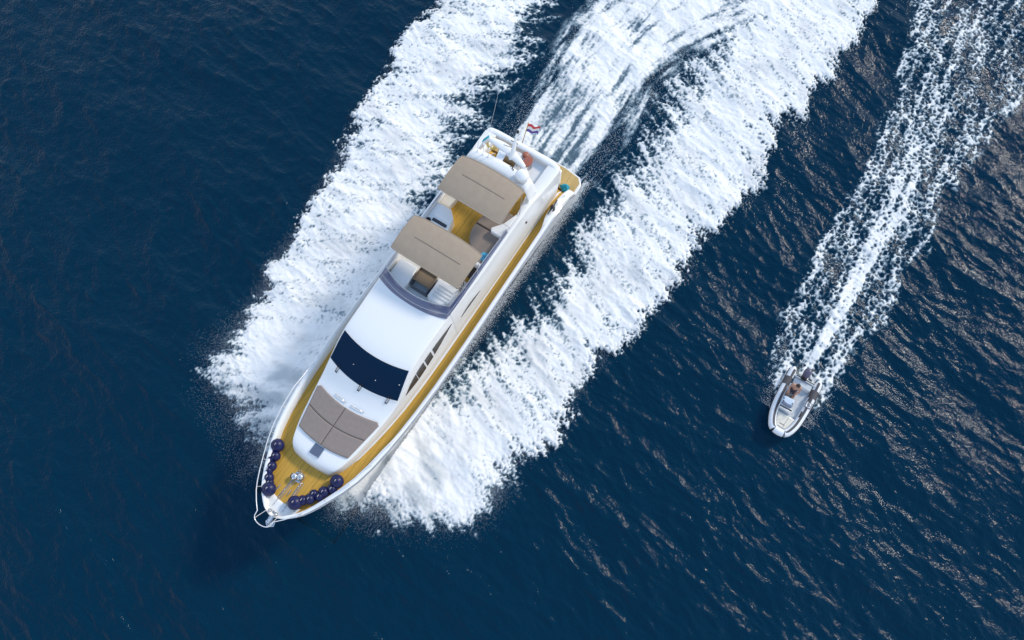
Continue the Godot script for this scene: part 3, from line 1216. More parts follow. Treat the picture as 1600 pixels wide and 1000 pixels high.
	prism(st, rect(11.80, 12.47, -0.58, 0.34, 0.03), 4.97, 5.06, 0.03)
	sub(st, "cushion", mats.brown_vinyl, box)
	# helm: wheel, levers, seat
	st = begin()
	var ring := []
	var wheel_at := Vector3(12.72, 5.16, 1.34)
	var tilt := Basis(Vector3(0, 0, 1), deg_to_rad(55.0))
	for k in 17:
		var a := TAU * k / 16
		ring.append(wheel_at + tilt * Vector3(cos(a) * 0.21, 0, sin(a) * 0.21))
	tube(st, ring, 0.02, 6)
	for k in 3:
		var a := TAU * k / 3
		tube(st, [wheel_at, wheel_at + tilt * Vector3(cos(a) * 0.2, 0, sin(a) * 0.2)], 0.014, 5)
	tube(st, [wheel_at, Vector3(12.48, 5.0, 1.34)], 0.03, 6)
	done(st, "steering_wheel", mats.black, y)
	for d in [0.0, 0.1]:
		st = begin()
		tube(st, [Vector3(12.42, 5.05, 1.52 + d * 0.5), Vector3(12.52 + d, 5.24, 1.52 + d * 0.5)], 0.014, 5)
		ball(st, Vector3(12.52 + d, 5.25, 1.52 + d * 0.5), 0.032, 8)
		done(st, "throttle_lever", mats.black, y)
	st = begin()
	prism(st, rect(13.25, 13.8, 1.12, 1.70, 0.08), 4.78, 5.0, 0.05)
	lathe(st, Vector3(13.5, FLOOR, 1.4), [[0.18, 0.0], [0.06, 0.04], [0.06, 0.3]], 10)
	var seat := done(st, "helm_seat", mats.dark_vinyl, y)
	st = begin()
	prism(st, rect(13.76, 13.92, 1.10, 1.72, 0.06), 4.9, 5.45, 0.05)
	sub(st, "backrest", mats.gelcoat, seat)
	# wet bar on the starboard side
	st = begin()
	prism(st, PackedVector2Array([Vector2(13.6, -1.72), Vector2(15.45, -1.72), Vector2(15.48, -0.95), Vector2(15.15, -0.62), Vector2(14.5, -0.50), Vector2(13.6, -0.52)]), FLOOR, 5.22, 0.05)
	var bar := done(st, "wet_bar", mats.gelcoat, y)
	st = begin()
	prism(st, rect(14.56, 14.72, -1.42, -0.66, 0.04), 5.20, 5.235, 0.0)
	sub(st, "sink", mats.window, bar)
	st = begin()
	prism(st, rect(14.8, 15.0, -1.5, -0.8, 0.02), 5.215, 5.24, 0.01)
	sub(st, "lid", mats.gelcoat, bar)
	st = begin()
	prism(st, PackedVector2Array([Vector2(15.5, -1.73), Vector2(17.6, -1.73), Vector2(17.6, -1.05), Vector2(15.62, -1.22)]), FLOOR, 4.92, 0.06)
	done(st, "side_settee", mats.cream, y)
	# horseshoe lounge to port
	st = begin()
	var lounge := PackedVector2Array()
	for k in 9:
		var a := PI + k / 8.0 * PI * 0.5
		lounge.append(Vector2(15.55, 1.2) + Vector2(sin(a - PI) * 0.9 * 0.0, 0) + Vector2(-1.2 * cos((k / 8.0) * PI * 0.5), -0.95 * sin((k / 8.0) * PI * 0.5)))
	lounge.append(Vector2(16.5, 0.35))
	lounge.append(Vector2(16.9, 0.7))
	lounge.append(Vector2(16.9, 1.74))
	lounge.append(Vector2(14.05, 1.74))
	lounge.append(Vector2(14.05, 1.3))
	prism(st, lounge, FLOOR, 4.93, 0.07)
	var lg := done(st, "lounge", mats.taupe_vinyl, y)
	st = begin()
	prism(st, PackedVector2Array([Vector2(15.62, 0.30), Vector2(15.70, 0.29), Vector2(15.72, 1.7), Vector2(15.64, 1.7)]), 4.92, 4.938)
	sub(st, "seam", mats.dark_vinyl, lg)
	for sgn in [-1.0, 1.0]:
		st = begin()
		var fin := PackedVector2Array([Vector2(15.55, sgn * 1.16), Vector2(15.72, sgn * 1.08), Vector2(16.2, sgn * 1.45), Vector2(17.0, sgn * 1.74), Vector2(15.55, sgn * 1.76)])
		if sgn < 0:
			continue
		prism(st, fin, 4.94, 5.26, 0.05)
		done(st, "moulded_fin", mats.gelcoat, y)
	# two awnings on bent tubes
	awning(y, 12.12, 13.98, 1.78, 6.46, 13.0)
	awning(y, 15.58, 17.55, 1.66, 6.48, 16.62)


func awning(y: Node3D, x0: float, x1: float, half: float, h: float, seam: float) -> void:
	var st := begin()
	smooth(st)
	var at := func(u: float, v: float, off: float) -> Vector3:
		var bulge := 0.07 * (1.0 - v * v)
		var corner := 0.04 * pow(absf(v), 12.0)
		var x := lerpf(x0 - bulge * 0.5 + corner, x1 + bulge - corner, u)
		var w := 2.0 * u - 1.0
		return Vector3(x, h + 0.12 * (1.0 - v * v) + 0.11 * (1.0 - w * w) - 0.03 * pow(absf(v), 6.0) - 0.03 * pow(absf(w), 5.0) + off, v * half)
	for side in 2:
		var rows := []
		for j in 21:
			var r := PackedVector3Array()
			for i in 33:
				r.append(at.call(j / 20.0, i / 16.0 - 1.0, -0.02 * side))
			if side == 1:
				r.reverse()
			rows.append(r)
		smooth(st)
		grid(st, rows)
	var c := done(st, "awning", mats.canvas, y)
	for u in [0.0, 1.0]:
		st = begin()
		var path := []
		for i in 33:
			path.append(at.call(u, i / 16.0 - 1.0, -0.01))
		tube(st, path, 0.028, 7)
		sub(st, "hem", mats.canvas, c)
	for v in [-1.0, 1.0]:
		st = begin()
		var path := []
		for i in 15:
			path.append(at.call(i / 14.0, v, -0.01))
		tube(st, path, 0.022, 7)
		sub(st, "hem", mats.canvas, c)
	st = begin()
	var path := []
	var u := (seam - x0) / (x1 - x0)
	for i in 25:
		var v := lerpf(-0.62, 0.72, i / 24.0)
		path.append(at.call(u + 0.02 * v * v, v, 0.004))
	tube(st, path, 0.012, 6)
	sub(st, "batten_pocket", mats.dark_canvas, c)
	for sgn in [-1.0, 1.0]:
		for f in [0.04, 0.96]:
			st = begin()
			var top: Vector3 = at.call(f, sgn * 0.985, -0.03)
			var foot := Vector3(lerpf(top.x, (x0 + x1) / 2, 0.55), tab(FLY_RIM, (x0 + x1) / 2) + 0.01, sgn * 1.80)
			tube(st, [top, top.lerp(foot, 0.5) + Vector3(0, 0.05, 0), foot], 0.018, 6)
			done(st, "awning_pole", mats.steel, y)


func make_arch(y: Node3D) -> void:
	# radar arch: cross beam, legs, spine and after beam
	var st := begin()
	var rows := []
	for k in 25:
		var v := k / 12.0 - 1.0
		var a := absf(v)
		var c := Vector3(18.03 + 0.10 * (1.0 - v * v), 6.06 - 0.9 * pow(maxf(a - 0.82, 0.0) / 0.18, 2.0), v * 1.82)
		var r := PackedVector3Array()
		for q in [[-0.34, 0.0], [-0.28, 0.07], [-0.1, 0.1], [0.1, 0.1], [0.28, 0.06], [0.32, 0.0], [0.2, -0.07], [-0.2, -0.07]]:
			r.append(c + Vector3(q[0], q[1], 0))
		rows.append(r)
	smooth(st)
	grid(st, rows, true)
	done(st, "arch_beam", mats.gelcoat, y)
	st = begin()
	prism(st, PackedVector2Array([Vector2(18.2, -0.38), Vector2(18.2, -0.06), Vector2(18.85, -0.14), Vector2(18.85, -0.52)]), 5.98, 6.12, 0.05)
	done(st, "arch_spine", mats.gelcoat, y)
	st = begin()
	rows = []
	for k in 15:
		var v := k / 14.0
		var c := Vector3(lerpf(19.12, 18.72, v) + 0.12 * sin(v * PI), 6.02 + 0.06 * sin(v * PI), lerpf(-1.25, 0.95, v))
		var wide := 0.12 + 0.13 * sin(v * PI)
		var r := PackedVector3Array()
		for q in 8:
			var a := TAU * q / 8
			r.append(c + Vector3(cos(a) * wide, sin(a) * 0.08, 0))
		rows.append(r)
	smooth(st)
	grid(st, rows, true)
	tube(st, [Vector3(18.72, 6.0, 0.9), Vector3(18.5, 5.6, 1.3), Vector3(18.3, 4.9, 1.6)], 0.11, 8)
	tube(st, [Vector3(19.12, 6.0, -1.2), Vector3(19.0, 5.5, -1.5), Vector3(18.8, 4.9, -1.7)], 0.08, 8)
	done(st, "arch_after_beam", mats.gelcoat, y)
	st = begin()
	rows = []
	for k in 6:
		var f := k / 5.0
		var c := Vector3(18.85, 6.1, 0.16).lerp(Vector3(19.55, 7.0, 0.0), f)
		var r := PackedVector3Array()
		for q in 8:
			var a := TAU * q / 8
			r.append(c + Vector3(cos(a) * lerpf(0.2, 0.05, f), 0, sin(a) * lerpf(0.13, 0.04, f)))
		rows.append(r)
	smooth(st)
	grid(st, rows, true)
	flat(st)
	cap(st, rows[-1])
	var mast := done(st, "mast", mats.gelcoat, y)
	st = begin()
	lathe(st, Vector3(19.6, 6.98, 0.0), [[0.0, 0.0], [0.06, 0.0], [0.065, 0.12], [0.03, 0.2], [0.0, 0.21]], 10)
	sub(st, "masthead_light", mats.black, mast)
	st = begin()
	tube(st, [Vector3(19.3, 6.6, -0.16), Vector3(19.3, 6.6, 0.2)], 0.02, 6)
	tube(st, [Vector3(19.05, 6.35, -0.4), Vector3(19.1, 6.45, 0.1)], 0.016, 6)
	sub(st, "spreader", mats.black, mast)
	# domes, lamps, aerials
	st = begin()
	lathe(st, Vector3(18.15, 6.1, 1.16), [[0.2, 0.0], [0.23, 0.06], [0.31, 0.12], [0.335, 0.28], [0.30, 0.42], [0.2, 0.52], [0.08, 0.57], [0.0, 0.575]], 20)
	done(st, "satellite_dome", mats.gelcoat, y)
	for p in [[18.2, -1.28, 0.75, 0.02], [18.2, -0.98, 0.8, 0.045], [18.24, -0.72, 0.62, 0.04]]:
		st = begin()
		tube(st, [Vector3(p[0], 6.1, p[1]), Vector3(p[0] + 0.12, 6.1 + p[2], p[1])], 0.016, 6)
		lathe(st, Vector3(p[0] + 0.12, 6.08 + p[2], p[1]), [[0.0, -0.02], [p[3], 0.0], [p[3], 0.06], [0.0, 0.08]], 8)
		lathe(st, Vector3(p[0], 6.08, p[1]), [[0.045, 0.0], [0.03, 0.12], [0.0, 0.13]], 8)
		done(st, "aerial", mats.gelcoat, y)
	st = begin()
	tube(st, [Vector3(19.95, 4.8, -1.85), Vector3(20.35, 6.4, -1.74), Vector3(20.7, 7.6, -1.70)], 0.008, 5, 0.004)
	done(st, "whip_aerial", mats.gelcoat, y)
	for p in [[18.42, 0.42], [18.36, 0.52], [18.30, 0.60]]:
		st = begin()
		lathe(st, Vector3(p[0], 6.12, p[1]), [[0.0, 0.0], [0.03, 0.0], [0.035, 0.06], [0.0, 0.08]], 8)
		done(st, "deck_lamp", mats.black, y)


func make_foredeck(y: Node3D) -> void:
	# windlass, chains, cleats, anchor
	var d := tab(DECK, 1.9) + 0.02
	var st := begin()
	prism(st, rect(1.72, 2.12, -0.36, 0.06, 0.08), d - 0.02, d + 0.05, 0.02)
	for p in [[1.86, -0.27], [1.98, -0.04]]:
		lathe(st, Vector3(p[0], d + 0.04, p[1]), [[0.17, 0.0], [0.17, 0.05], [0.11, 0.08], [0.11, 0.17], [0.16, 0.2], [0.15, 0.25], [0.0, 0.27]], 14)
	var wl := done(st, "windlass", mats.steel, y)
	for k in 4:
		st = begin()
		lathe(st, Vector3(2.2 - k * 0.03, d, -0.26 + k * 0.11), [[0.03, 0.0], [0.03, 0.08], [0.045, 0.1], [0.0, 0.12]], 8)
		sub(st, "switch", mats.steel, wl)
	for q in [[Vector3(0.36, 0, -0.30), Vector3(1.74, 0, -0.24)], [Vector3(0.34, 0, 0.22), Vector3(1.84, 0, 0.16)]]:
		var a: Vector3 = q[0]
		var b: Vector3 = q[1]
		a.y = tab(DECK, a.x) + 0.085
		b.y = tab(DECK, b.x) + 0.09
		st = begin()
		var n := 22
		for k in n:
			var c := a.lerp(b, (k + 0.5) / n)
			var l := (b - a) / n * 0.62
			var w := Vector3(0, 0.022, 0) if k % 2 == 0 else Vector3(-l.z, 0, l.x).normalized() * 0.022
			tube(st, [c - l + w * 0.4, c - l * 0.5 + w, c + l * 0.5 + w, c + l - w * 0.2, c + l * 0.5 - w, c - l * 0.5 - w, c - l + w * 0.4], 0.011, 4)
		done(st, "anchor_chain", mats.steel, y)
		st = begin()
		var side := (b - a).normalized().cross(Vector3.UP) * 0.075
		for s2 in [-1.0, 1.0]:
			tube(st, [a + side * s2 - Vector3(0, 0.05, 0), b + side * s2 - Vector3(0, 0.06, 0)], 0.016, 5)
		done(st, "chain_guide", mats.steel, y)
	for p in [[1.12, -0.58], [1.18, -0.04]]:
		st = begin()
		var dy := tab(DECK, p[0]) + 0.03
		tube(st, [Vector3(p[0] - 0.14, dy + 0.09, p[1]), Vector3(p[0] + 0.14, dy + 0.09, p[1] + 0.02)], 0.022, 6)
		for e in [-0.05, 0.05]:
			tube(st, [Vector3(p[0] + e, dy - 0.02, p[1]), Vector3(p[0] + e, dy + 0.09, p[1])], 0.02, 6)
		done(st, "cleat", mats.steel, y)
	st = begin()
	prism(st, PackedVector2Array([Vector2(-0.32, -0.07), Vector2(0.22, -0.12), Vector2(0.22, 0.12), Vector2(-0.32, 0.07)]), 3.05, 3.14, 0.02)
	for s2 in [-1.0, 1.0]:
		lathe(st, Vector3(0.16, 3.30, 0.16 * s2), [[0.0, 0.0], [0.07, 0.0], [0.05, 0.05], [0.08, 0.09], [0.0, 0.1]], 10)
	var rol := done(st, "bow_roller", mats.steel, y)
	st = begin()
	tube(st, [Vector3(0.2, 3.16, 0.0), Vector3(-0.25, 3.12, 0.02), Vector3(-0.42, 2.85, 0.02)], 0.03, 6)
	prism(st, PackedVector2Array([Vector2(-0.52, 0.0), Vector2(-0.36, -0.2), Vector2(-0.18, -0.16), Vector2(-0.12, 0.0), Vector2(-0.18, 0.2), Vector2(-0.36, 0.24)]), 2.72, 2.80, 0.02)
	sub(st, "anchor", mats.steel, rol)
	# pulpit rail along both bows on stanchions
	var rail := []
	for s in [6.6, 6.0, 5.0, 4.0, 3.2, 2.5, 1.9, 1.4, 1.0, 0.7, 0.4, 0.15]:
		rail.append(Vector3(s - 0.28 * exp(-s), tab(RAIL, s) + 0.62 * smoothstep(6.7, 4.6, s), -(beam(s) - 0.06)))
	var n2 := rail.size()
	var nose := []
	for k in 13:
		var a := PI * (k / 12.0 - 0.5)
		nose.append(Vector3(-0.16 - 0.34 * pow(cos(a), 0.7), 3.92, 0.43 * sin(a)))
	st = begin()
	var whole := rail + nose
	for k in n2:
		var q: Vector3 = rail[n2 - 1 - k]
		whole.append(Vector3(q.x, q.y, -q.z))
	tube(st, whole, 0.022, 7)
	var pul := done(st, "pulpit_rail", mats.rail_steel, y)
	for s in [5.3, 4.1, 2.9, 1.8, 0.8]:
		for sgn in [-1.0, 1.0]:
			st = begin()
			tube(st, [Vector3(s, tab(RAIL, s), sgn * (beam(s) - 0.08)), Vector3(s - 0.28 * exp(-s), tab(RAIL, s) + 0.62 * smoothstep(6.7, 4.6, s), sgn * (beam(s) - 0.06))], 0.016, 6)
			sub(st, "stanchion", mats.rail_steel, pul)
	for sgn in [-1.0, 1.0]:
		st = begin()
		tube(st, [Vector3(0.10, 3.3, sgn * 0.30), Vector3(-0.38, 3.92, sgn * 0.34)], 0.016, 6)
		sub(st, "stanchion", mats.rail_steel, pul)
	# low guard rail along the waist
	for sgn in [-1.0, 1.0]:
		st = begin()
		var path := []
		for k in 24:
			var s := lerpf(6.7, 18.2, k / 23.0)
			path.append(Vector3(s, tab(RAIL, s) + 0.13, sgn * (beam(s) - 0.10)))
		tube(st, path, 0.016, 6)
		var gr := done(st, "guard_rail", mats.rail_steel, y)
		for k in 9:
			var s := lerpf(6.8, 18.1, k / 8.0)
			st = begin()
			tube(st, [Vector3(s, tab(RAIL, s), sgn * (beam(s) - 0.10)), Vector3(s, tab(RAIL, s) + 0.13, sgn * (beam(s) - 0.10))], 0.013, 5)
			sub(st, "stanchion", mats.rail_steel, gr)


func make_stern(y: Node3D) -> void:
	var st := begin()
	prism(st, PackedVector2Array([Vector2(20.6, -2.52), Vector2(22.0, -2.46), Vector2(22.32, -2.2), Vector2(22.42, -1.4), Vector2(22.44, 0.0), Vector2(22.42, 1.4), Vector2(22.32, 2.2), Vector2(22.0, 2.46), Vector2(20.6, 2.52)]), 0.30, 0.62, 0.03)
	var pf := done(st, "swim_platform", mats.gelcoat, y)
	st = begin()
	prism(st, PackedVector2Array([Vector2(21.05, -2.36), Vector2(21.98, -2.36), Vector2(22.24, -2.14), Vector2(22.36, -1.3), Vector2(22.36, 1.3), Vector2(22.24, 2.14), Vector2(21.98, 2.36), Vector2(21.05, 2.36)]), 0.60, 0.635)
	sub(st, "teak_boards", mats.pale_teak, pf)
	# cockpit coaming round the stern, steps down to the platform on both quarters
	st = begin()
	prism(st, rect(20.45, 21.05, -1.75, 1.75, 0.12), 0.6, 3.0, 0.06)
	done(st, "stern_coaming", mats.gelcoat, y)
	for sgn in [-1.0, 1.0]:
		for k in 3:
			st = begin()
			var z0: float = sgn * 1.78
			var z1: float = sgn * 2.36
			prism(st, rect(20.72 + k * 0.24, 21.02 + k * 0.24, minf(z0, z1), maxf(z0, z1)), 0.5, 1.75 - 0.38 * k, 0.0)
			done(st, "stern_step", mats.pale_teak, y)
	# mooring gear on the quarters: fairleads, rail, warping drum
	for sgn in [-1.0, 1.0]:
		st = begin()
		lathe(st, Vector3(18.98, 2.97, sgn * 2.44), [[0.0, 0.0], [0.13, 0.0], [0.10, 0.04], [0.07, 0.08], [0.07, 0.18], [0.12, 0.21], [0.11, 0.26], [0.0, 0.27]], 14)
		done(st, "capstan", mats.black, y)
		st = begin()
		tube(st, [Vector3(18.7, 2.95, sgn * 2.52), Vector3(18.75, 3.2, sgn * 2.5), Vector3(19.5, 3.15, sgn * 2.5), Vector3(20.0, 2.85, sgn * 2.5), Vector3(20.1, 2.5, sgn * 2.5)], 0.022, 6)
		tube(st, [Vector3(19.35, 2.85, sgn * 2.5), Vector3(19.35, 3.16, sgn * 2.5)], 0.016, 6)
		done(st, "quarter_rail", mats.rail_steel, y)
		for x in [18.72, 19.3]:
			st = begin()
			tube(st, [Vector3(x - 0.16, 3.10, sgn * 2.42), Vector3(x + 0.16, 3.10, sgn * 2.40)], 0.028, 6)
			for e in [-0.06, 0.06]:
				tube(st, [Vector3(x + e, 2.94, sgn * 2.41), Vector3(x + e, 3.10, sgn * 2.41)], 0.024, 6)
			done(st, "mooring_cleat", mats.black, y)
	st = begin()
	lathe(st, Vector3(17.2, 4.2, 2.02), [[0.06, 0.0], [0.06, 0.05], [0.0, 0.06]], 10, Basis(Vector3.RIGHT, PI / 2))
	done(st, "vent_cap", mats.black, y)
# ---------------------------------------------------------------- things that lie, stand or hang on the yacht

func make_things_on_yacht() -> void:
	# two sun pads on the coachroof, each of two panels
	for sgn in [-1.0, 1.0]:
		var side := "port" if sgn > 0 else "starboard"
		var base := on_roof(4.5, sgn * 0.75, 0.0)
		var pad := thing("sun_pad", "taupe sun pad on the %s half of the yacht's coachroof" % side, "sun pad", "sun pads on the coachroof", base)
		for part in [["front_panel", 3.58, 4.555], ["rear_panel", 4.557, 5.52]]:
			var st := begin()
			smooth(st)
			var rows := []
			var nj := 24
			var ni := 30
			for j in nj + 1:
				var r := PackedVector3Array()
				for i in ni + 1:
					var f := smooth_ends(j / float(nj))
					var g := smooth_ends(i / float(ni))
					var s := lerpf(part[1], part[2], f)
					var wide := lerpf(1.35, 1.72, (s - 3.58) / 1.94)
					var p := lerpf(0.002, wide, g)
					var edge := minf(minf(f, 1.0 - f) * (part[2] - part[1]), minf(g, 1.0 - g) * (wide - 0.002))
					var corner := 0.0
					if part[0] == "rear_panel" and f > 0.85 and g > 0.9:
						corner = 0.12 * ((f - 0.85) / 0.15) * ((g - 0.9) / 0.1)
					var e := clampf(edge / 0.06, 0.0, 1.0)
					var wrinkle := 0.004 * sin(s * 17.0 + 2.5 * sin(p * 3.1 + sgn)) * sin(p * 4.0 + s * 3.0) * e
					var q := on_roof(s - corner, sgn * (p - corner * 0.6), 0.012 + 0.085 * sqrt(1.0 - (1.0 - e) * (1.0 - e)) + wrinkle)
					r.append(q)
				if sgn < 0:
					r.reverse()
				rows.append(r)
			grid(st, rows)
			done(st, part[0], mats.pad_vinyl, pad)
	# ball fenders along both bows
	var starboard := [[2.55, 1.70, 0.31], [2.12, 1.50, 0.24], [1.93, 1.62, 0.22], [1.68, 1.36, 0.24], [1.45, 1.36, 0.22], [1.22, 1.14, 0.24], [1.06, 0.98, 0.20], [0.84, 0.80, 0.32]]
	var port := [[2.70, 1.46, 0.31], [2.32, 1.46, 0.23], [2.02, 1.24, 0.25], [1.76, 1.20, 0.22], [1.72, 0.92, 0.20], [1.45, 0.92, 0.24], [1.24, 0.70, 0.23], [0.98, 0.50, 0.32]]
	for b in 2:
		var side := ["starboard", "port"][b] as String
		var list: Array = [starboard, port][b]
		for k in list.size():
			var f: Array = list[k]
			var label := "navy ball fender, %s from the stem in the %s bow row" % [["eighth", "seventh", "sixth", "fifth", "fourth", "third", "second", "first"][k], side]
			if k == 0:
				label = "large navy ball fender at the after end of the %s bow row" % side
			elif k == list.size() - 1:
				label = "large navy ball fender next to the stem in the %s bow row" % side
			var z: float = f[1] * (1.0 if b == 1 else -1.0)
			fender(Vector3(f[0], tab(DECK, f[0]) + 0.025, z), f[2], label, "navy ball fenders on the foredeck")
	# ensign on its staff over the stern
	make_flag()
	# loose things
	var tb := thing("cockpit_table", "oval terracotta table top beside the flybridge's after rail", "table", "", Vector3(19.55, FLOOR + 0.012, 0.62))
	var st2 := begin()
	var oval := PackedVector2Array()
	for k in 24:
		var a := TAU * k / 24
		oval.append(Vector2(19.55 + cos(a) * 0.30, 0.62 + sin(a) * 0.22))
	prism(st2, oval, FLOOR + 0.5, FLOOR + 0.56, 0.02)
	done(st2, "table_top", mats.terracotta, tb)
	st2 = begin()
	lathe(st2, Vector3(19.55, FLOOR + 0.012, 0.62), [[0.0, 0.0], [0.2, 0.0], [0.05, 0.05], [0.05, 0.49]], 12)
	done(st2, "pedestal", mats.steel, tb)
	for k in 2:
		var ch := thing("stool", "low terracotta stool %s the oval table on the flybridge" % ["abaft", "to starboard of"][k], "stool", "terracotta stools", Vector3([19.86, 19.4][k], FLOOR + 0.012, [0.30, 0.26][k]))
		var c: Vector3 = ch.get_meta("origin")
		st2 = begin()
		lathe(st2, c + Vector3(0, 0.3, 0), [[0.0, 0.0], [0.17, 0.0], [0.18, 0.04], [0.16, 0.09], [0.0, 0.1]], 16)
		done(st2, "seat", mats.terracotta, ch)
		for q in 4:
			st2 = begin()
			var a := TAU * (q + 0.5) / 4
			tube(st2, [c + Vector3(cos(a) * 0.1, 0.31, sin(a) * 0.1), c + Vector3(cos(a) * 0.16, 0.0, sin(a) * 0.16)], 0.014, 5)
			done(st2, "leg", mats.black, ch)
	crumpled("towel", "crumpled turquoise towel on the flybridge seat by the port screen", "towel", Vector3(14.42, 4.94, 1.50), 0.22, 0.20, 0.10, mats.turquoise)
	crumpled("cover", "crumpled turquoise cover on the steps at the yacht's port quarter", "cover", Vector3(20.87, 1.76, 2.07), 0.22, 0.24, 0.16, mats.teal)
	crumpled("cover", "crumpled turquoise cover on the starboard coaming of the after flybridge", "cover", Vector3(19.5, tab(FLY_RIM, 19.5) + 0.022, -1.72), 0.28, 0.13, 0.09, mats.teal)
	var lr := thing("life_ring", "pale yellow life ring hung on the yacht's radar arch", "life ring", "", Vector3(19.05, 5.25, -1.18))
	st2 = begin()
	var ring := []
	for k in 21:
		var a := TAU * k / 20
		ring.append(Vector3(19.17 + cos(a) * 0.2, 5.62 + cos(a) * 0.14, -1.12 + sin(a) * 0.24))
	tube(st2, ring, 0.062, 8)
	done(st2, "ring", mats.yellow, lr)
	var bw := thing("bowl", "small round black bowl on the end of the wet bar", "bowl", "", Vector3(14.46, 5.225, -1.52))
	st2 = begin()
	lathe(st2, Vector3(14.46, 5.225, -1.52), [[0.0, 0.0], [0.07, 0.0], [0.11, 0.06], [0.12, 0.12], [0.105, 0.12], [0.09, 0.05], [0.0, 0.03]], 18)
	done(st2, "dish", mats.black, bw)


func smooth_ends(f: float) -> float:
	return 0.5 - 0.5 * cos(PI * f) if true else f


func fender(at: Vector3, r: float, label: String, group: String) -> void:
	var o := thing("ball_fender", label, "fender", group, at)
	var st := begin()
	ball(st, at + Vector3(0, r, 0), r, 20, Vector3(1, 0.98, 1))
	done(st, "bladder", mats.navy_vinyl, o)
	st = begin()
	lathe(st, at + Vector3(0, 1.93 * r, 0), [[r * 0.34, -0.03], [r * 0.22, 0.02], [r * 0.16, 0.08], [0.0, 0.085]], 10)
	done(st, "neck", mats.navy_vinyl, o)
	st = begin()
	var e := []
	for k in 9:
		var a := PI * k / 8
		e.append(at + Vector3(cos(a) * 0.05, 1.93 * r + 0.07 + sin(a) * 0.05, 0))
	tube(st, e, 0.012, 5)
	done(st, "rope_eye", mats.rope, o)


func crumpled(called: String, label: String, category: String, at: Vector3, rx: float, rz: float, h: float, m: Material) -> void:
	var o := thing(called, label, category, "", at)
	var n := fast_noise(FastNoiseLite.TYPE_SIMPLEX_SMOOTH, 4.5, 3, called.hash() % 1000 + int(at.z * 100))
	var st := begin()
	smooth(st)
	var rows := []
	for j in 9:
		var f := j / 8.0
		var ring := PackedVector3Array()
		for i in 20:
			var a := TAU * i / 20
			var q := Vector2(cos(a), sin(a)) * f
			var edge := 1.0 + 0.35 * n.get_noise_2d(cos(a) * 0.4, sin(a) * 0.4)
			var y := h * (1.0 - f * f) * (0.8 + 0.9 * n.get_noise_2d(q.x * 0.6 + 3.0, q.y * 0.6)) if j < 8 else 0.002
			ring.append(at + Vector3(q.x * rx * edge, maxf(y, 0.002), q.y * rz * edge))
		rows.append(ring)
	grid(st, rows, true)
	done(st, "cloth", m, o)


func make_flag() -> void:
	var foot := Vector3(20.82, 3.0, -0.62)
	var o := thing("ensign", "red, white and blue striped ensign flying over the yacht's stern", "flag", "", foot)
	var st := begin()
	var top := Vector3(21.55, 4.55, -0.62)
	tube(st, [foot, top], 0.02, 6)
	ball(st, top, 0.035, 8)
	done(st, "staff", mats.teak, o)
	# the hoist runs down the staff; the fly streams aft and to port
	var up := (top - foot).normalized()
	var out := Vector3(0.45, -0.10, 0.89).normalized()
	var at := func(u: float, v: float) -> Vector3:
		return top - up * (0.05 + v * 0.46) + out * (u * 0.58) + Vector3(0.35, 0.22, 0).normalized() * 0.09 * sin(u * 8.0 + v * 1.2) * u + Vector3(0, -0.22 * u * u, 0)
	for k in 3:
		st = begin()
		smooth(st)
		var rows := []
		for j in 5:
			var r := PackedVector3Array()
			for i in 21:
				r.append(at.call(i / 20.0, (k + j / 4.0) / 3.0))
			rows.append(r)
		grid(st, rows)
		done(st, ["red_stripe", "white_stripe", "blue_stripe"][k], [mats.flag_red, mats.flag_white, mats.flag_blue][k], o)
	# small chequered shield in the middle of the white stripe
	st = begin()
	flat(st)
	for j in 4:
		for i in 4:
			if (i + j) % 2 == 0:
				var u := 0.42 + i * 0.035
				var v := 0.36 + j * 0.065
				var e := Vector3(0.006, 0.012, -0.003)
				quad(st, at.call(u, v) + e, at.call(u + 0.035, v) + e, at.call(u + 0.035, v + 0.065) + e, at.call(u, v + 0.065) + e)
	done(st, "shield", mats.flag_red, o)


# ---------------------------------------------------------------- tender: x metres aft of its bow, z to port

const TUBE_LINE := [[0.16, 0.26], [0.3, 0.40], [0.52, 0.50], [0.8, 0.585], [1.15, 0.64], [1.6, 0.675], [2.2, 0.69], [2.9, 0.69], [3.4, 0.68]]
const TUBE_R := 0.185


func tube_at(x: float, sgn: float) -> Vector3:
	return Vector3(x, 0.40 + 0.14 * smoothstep(1.6, 0.1, x), sgn * tab(TUBE_LINE, x))


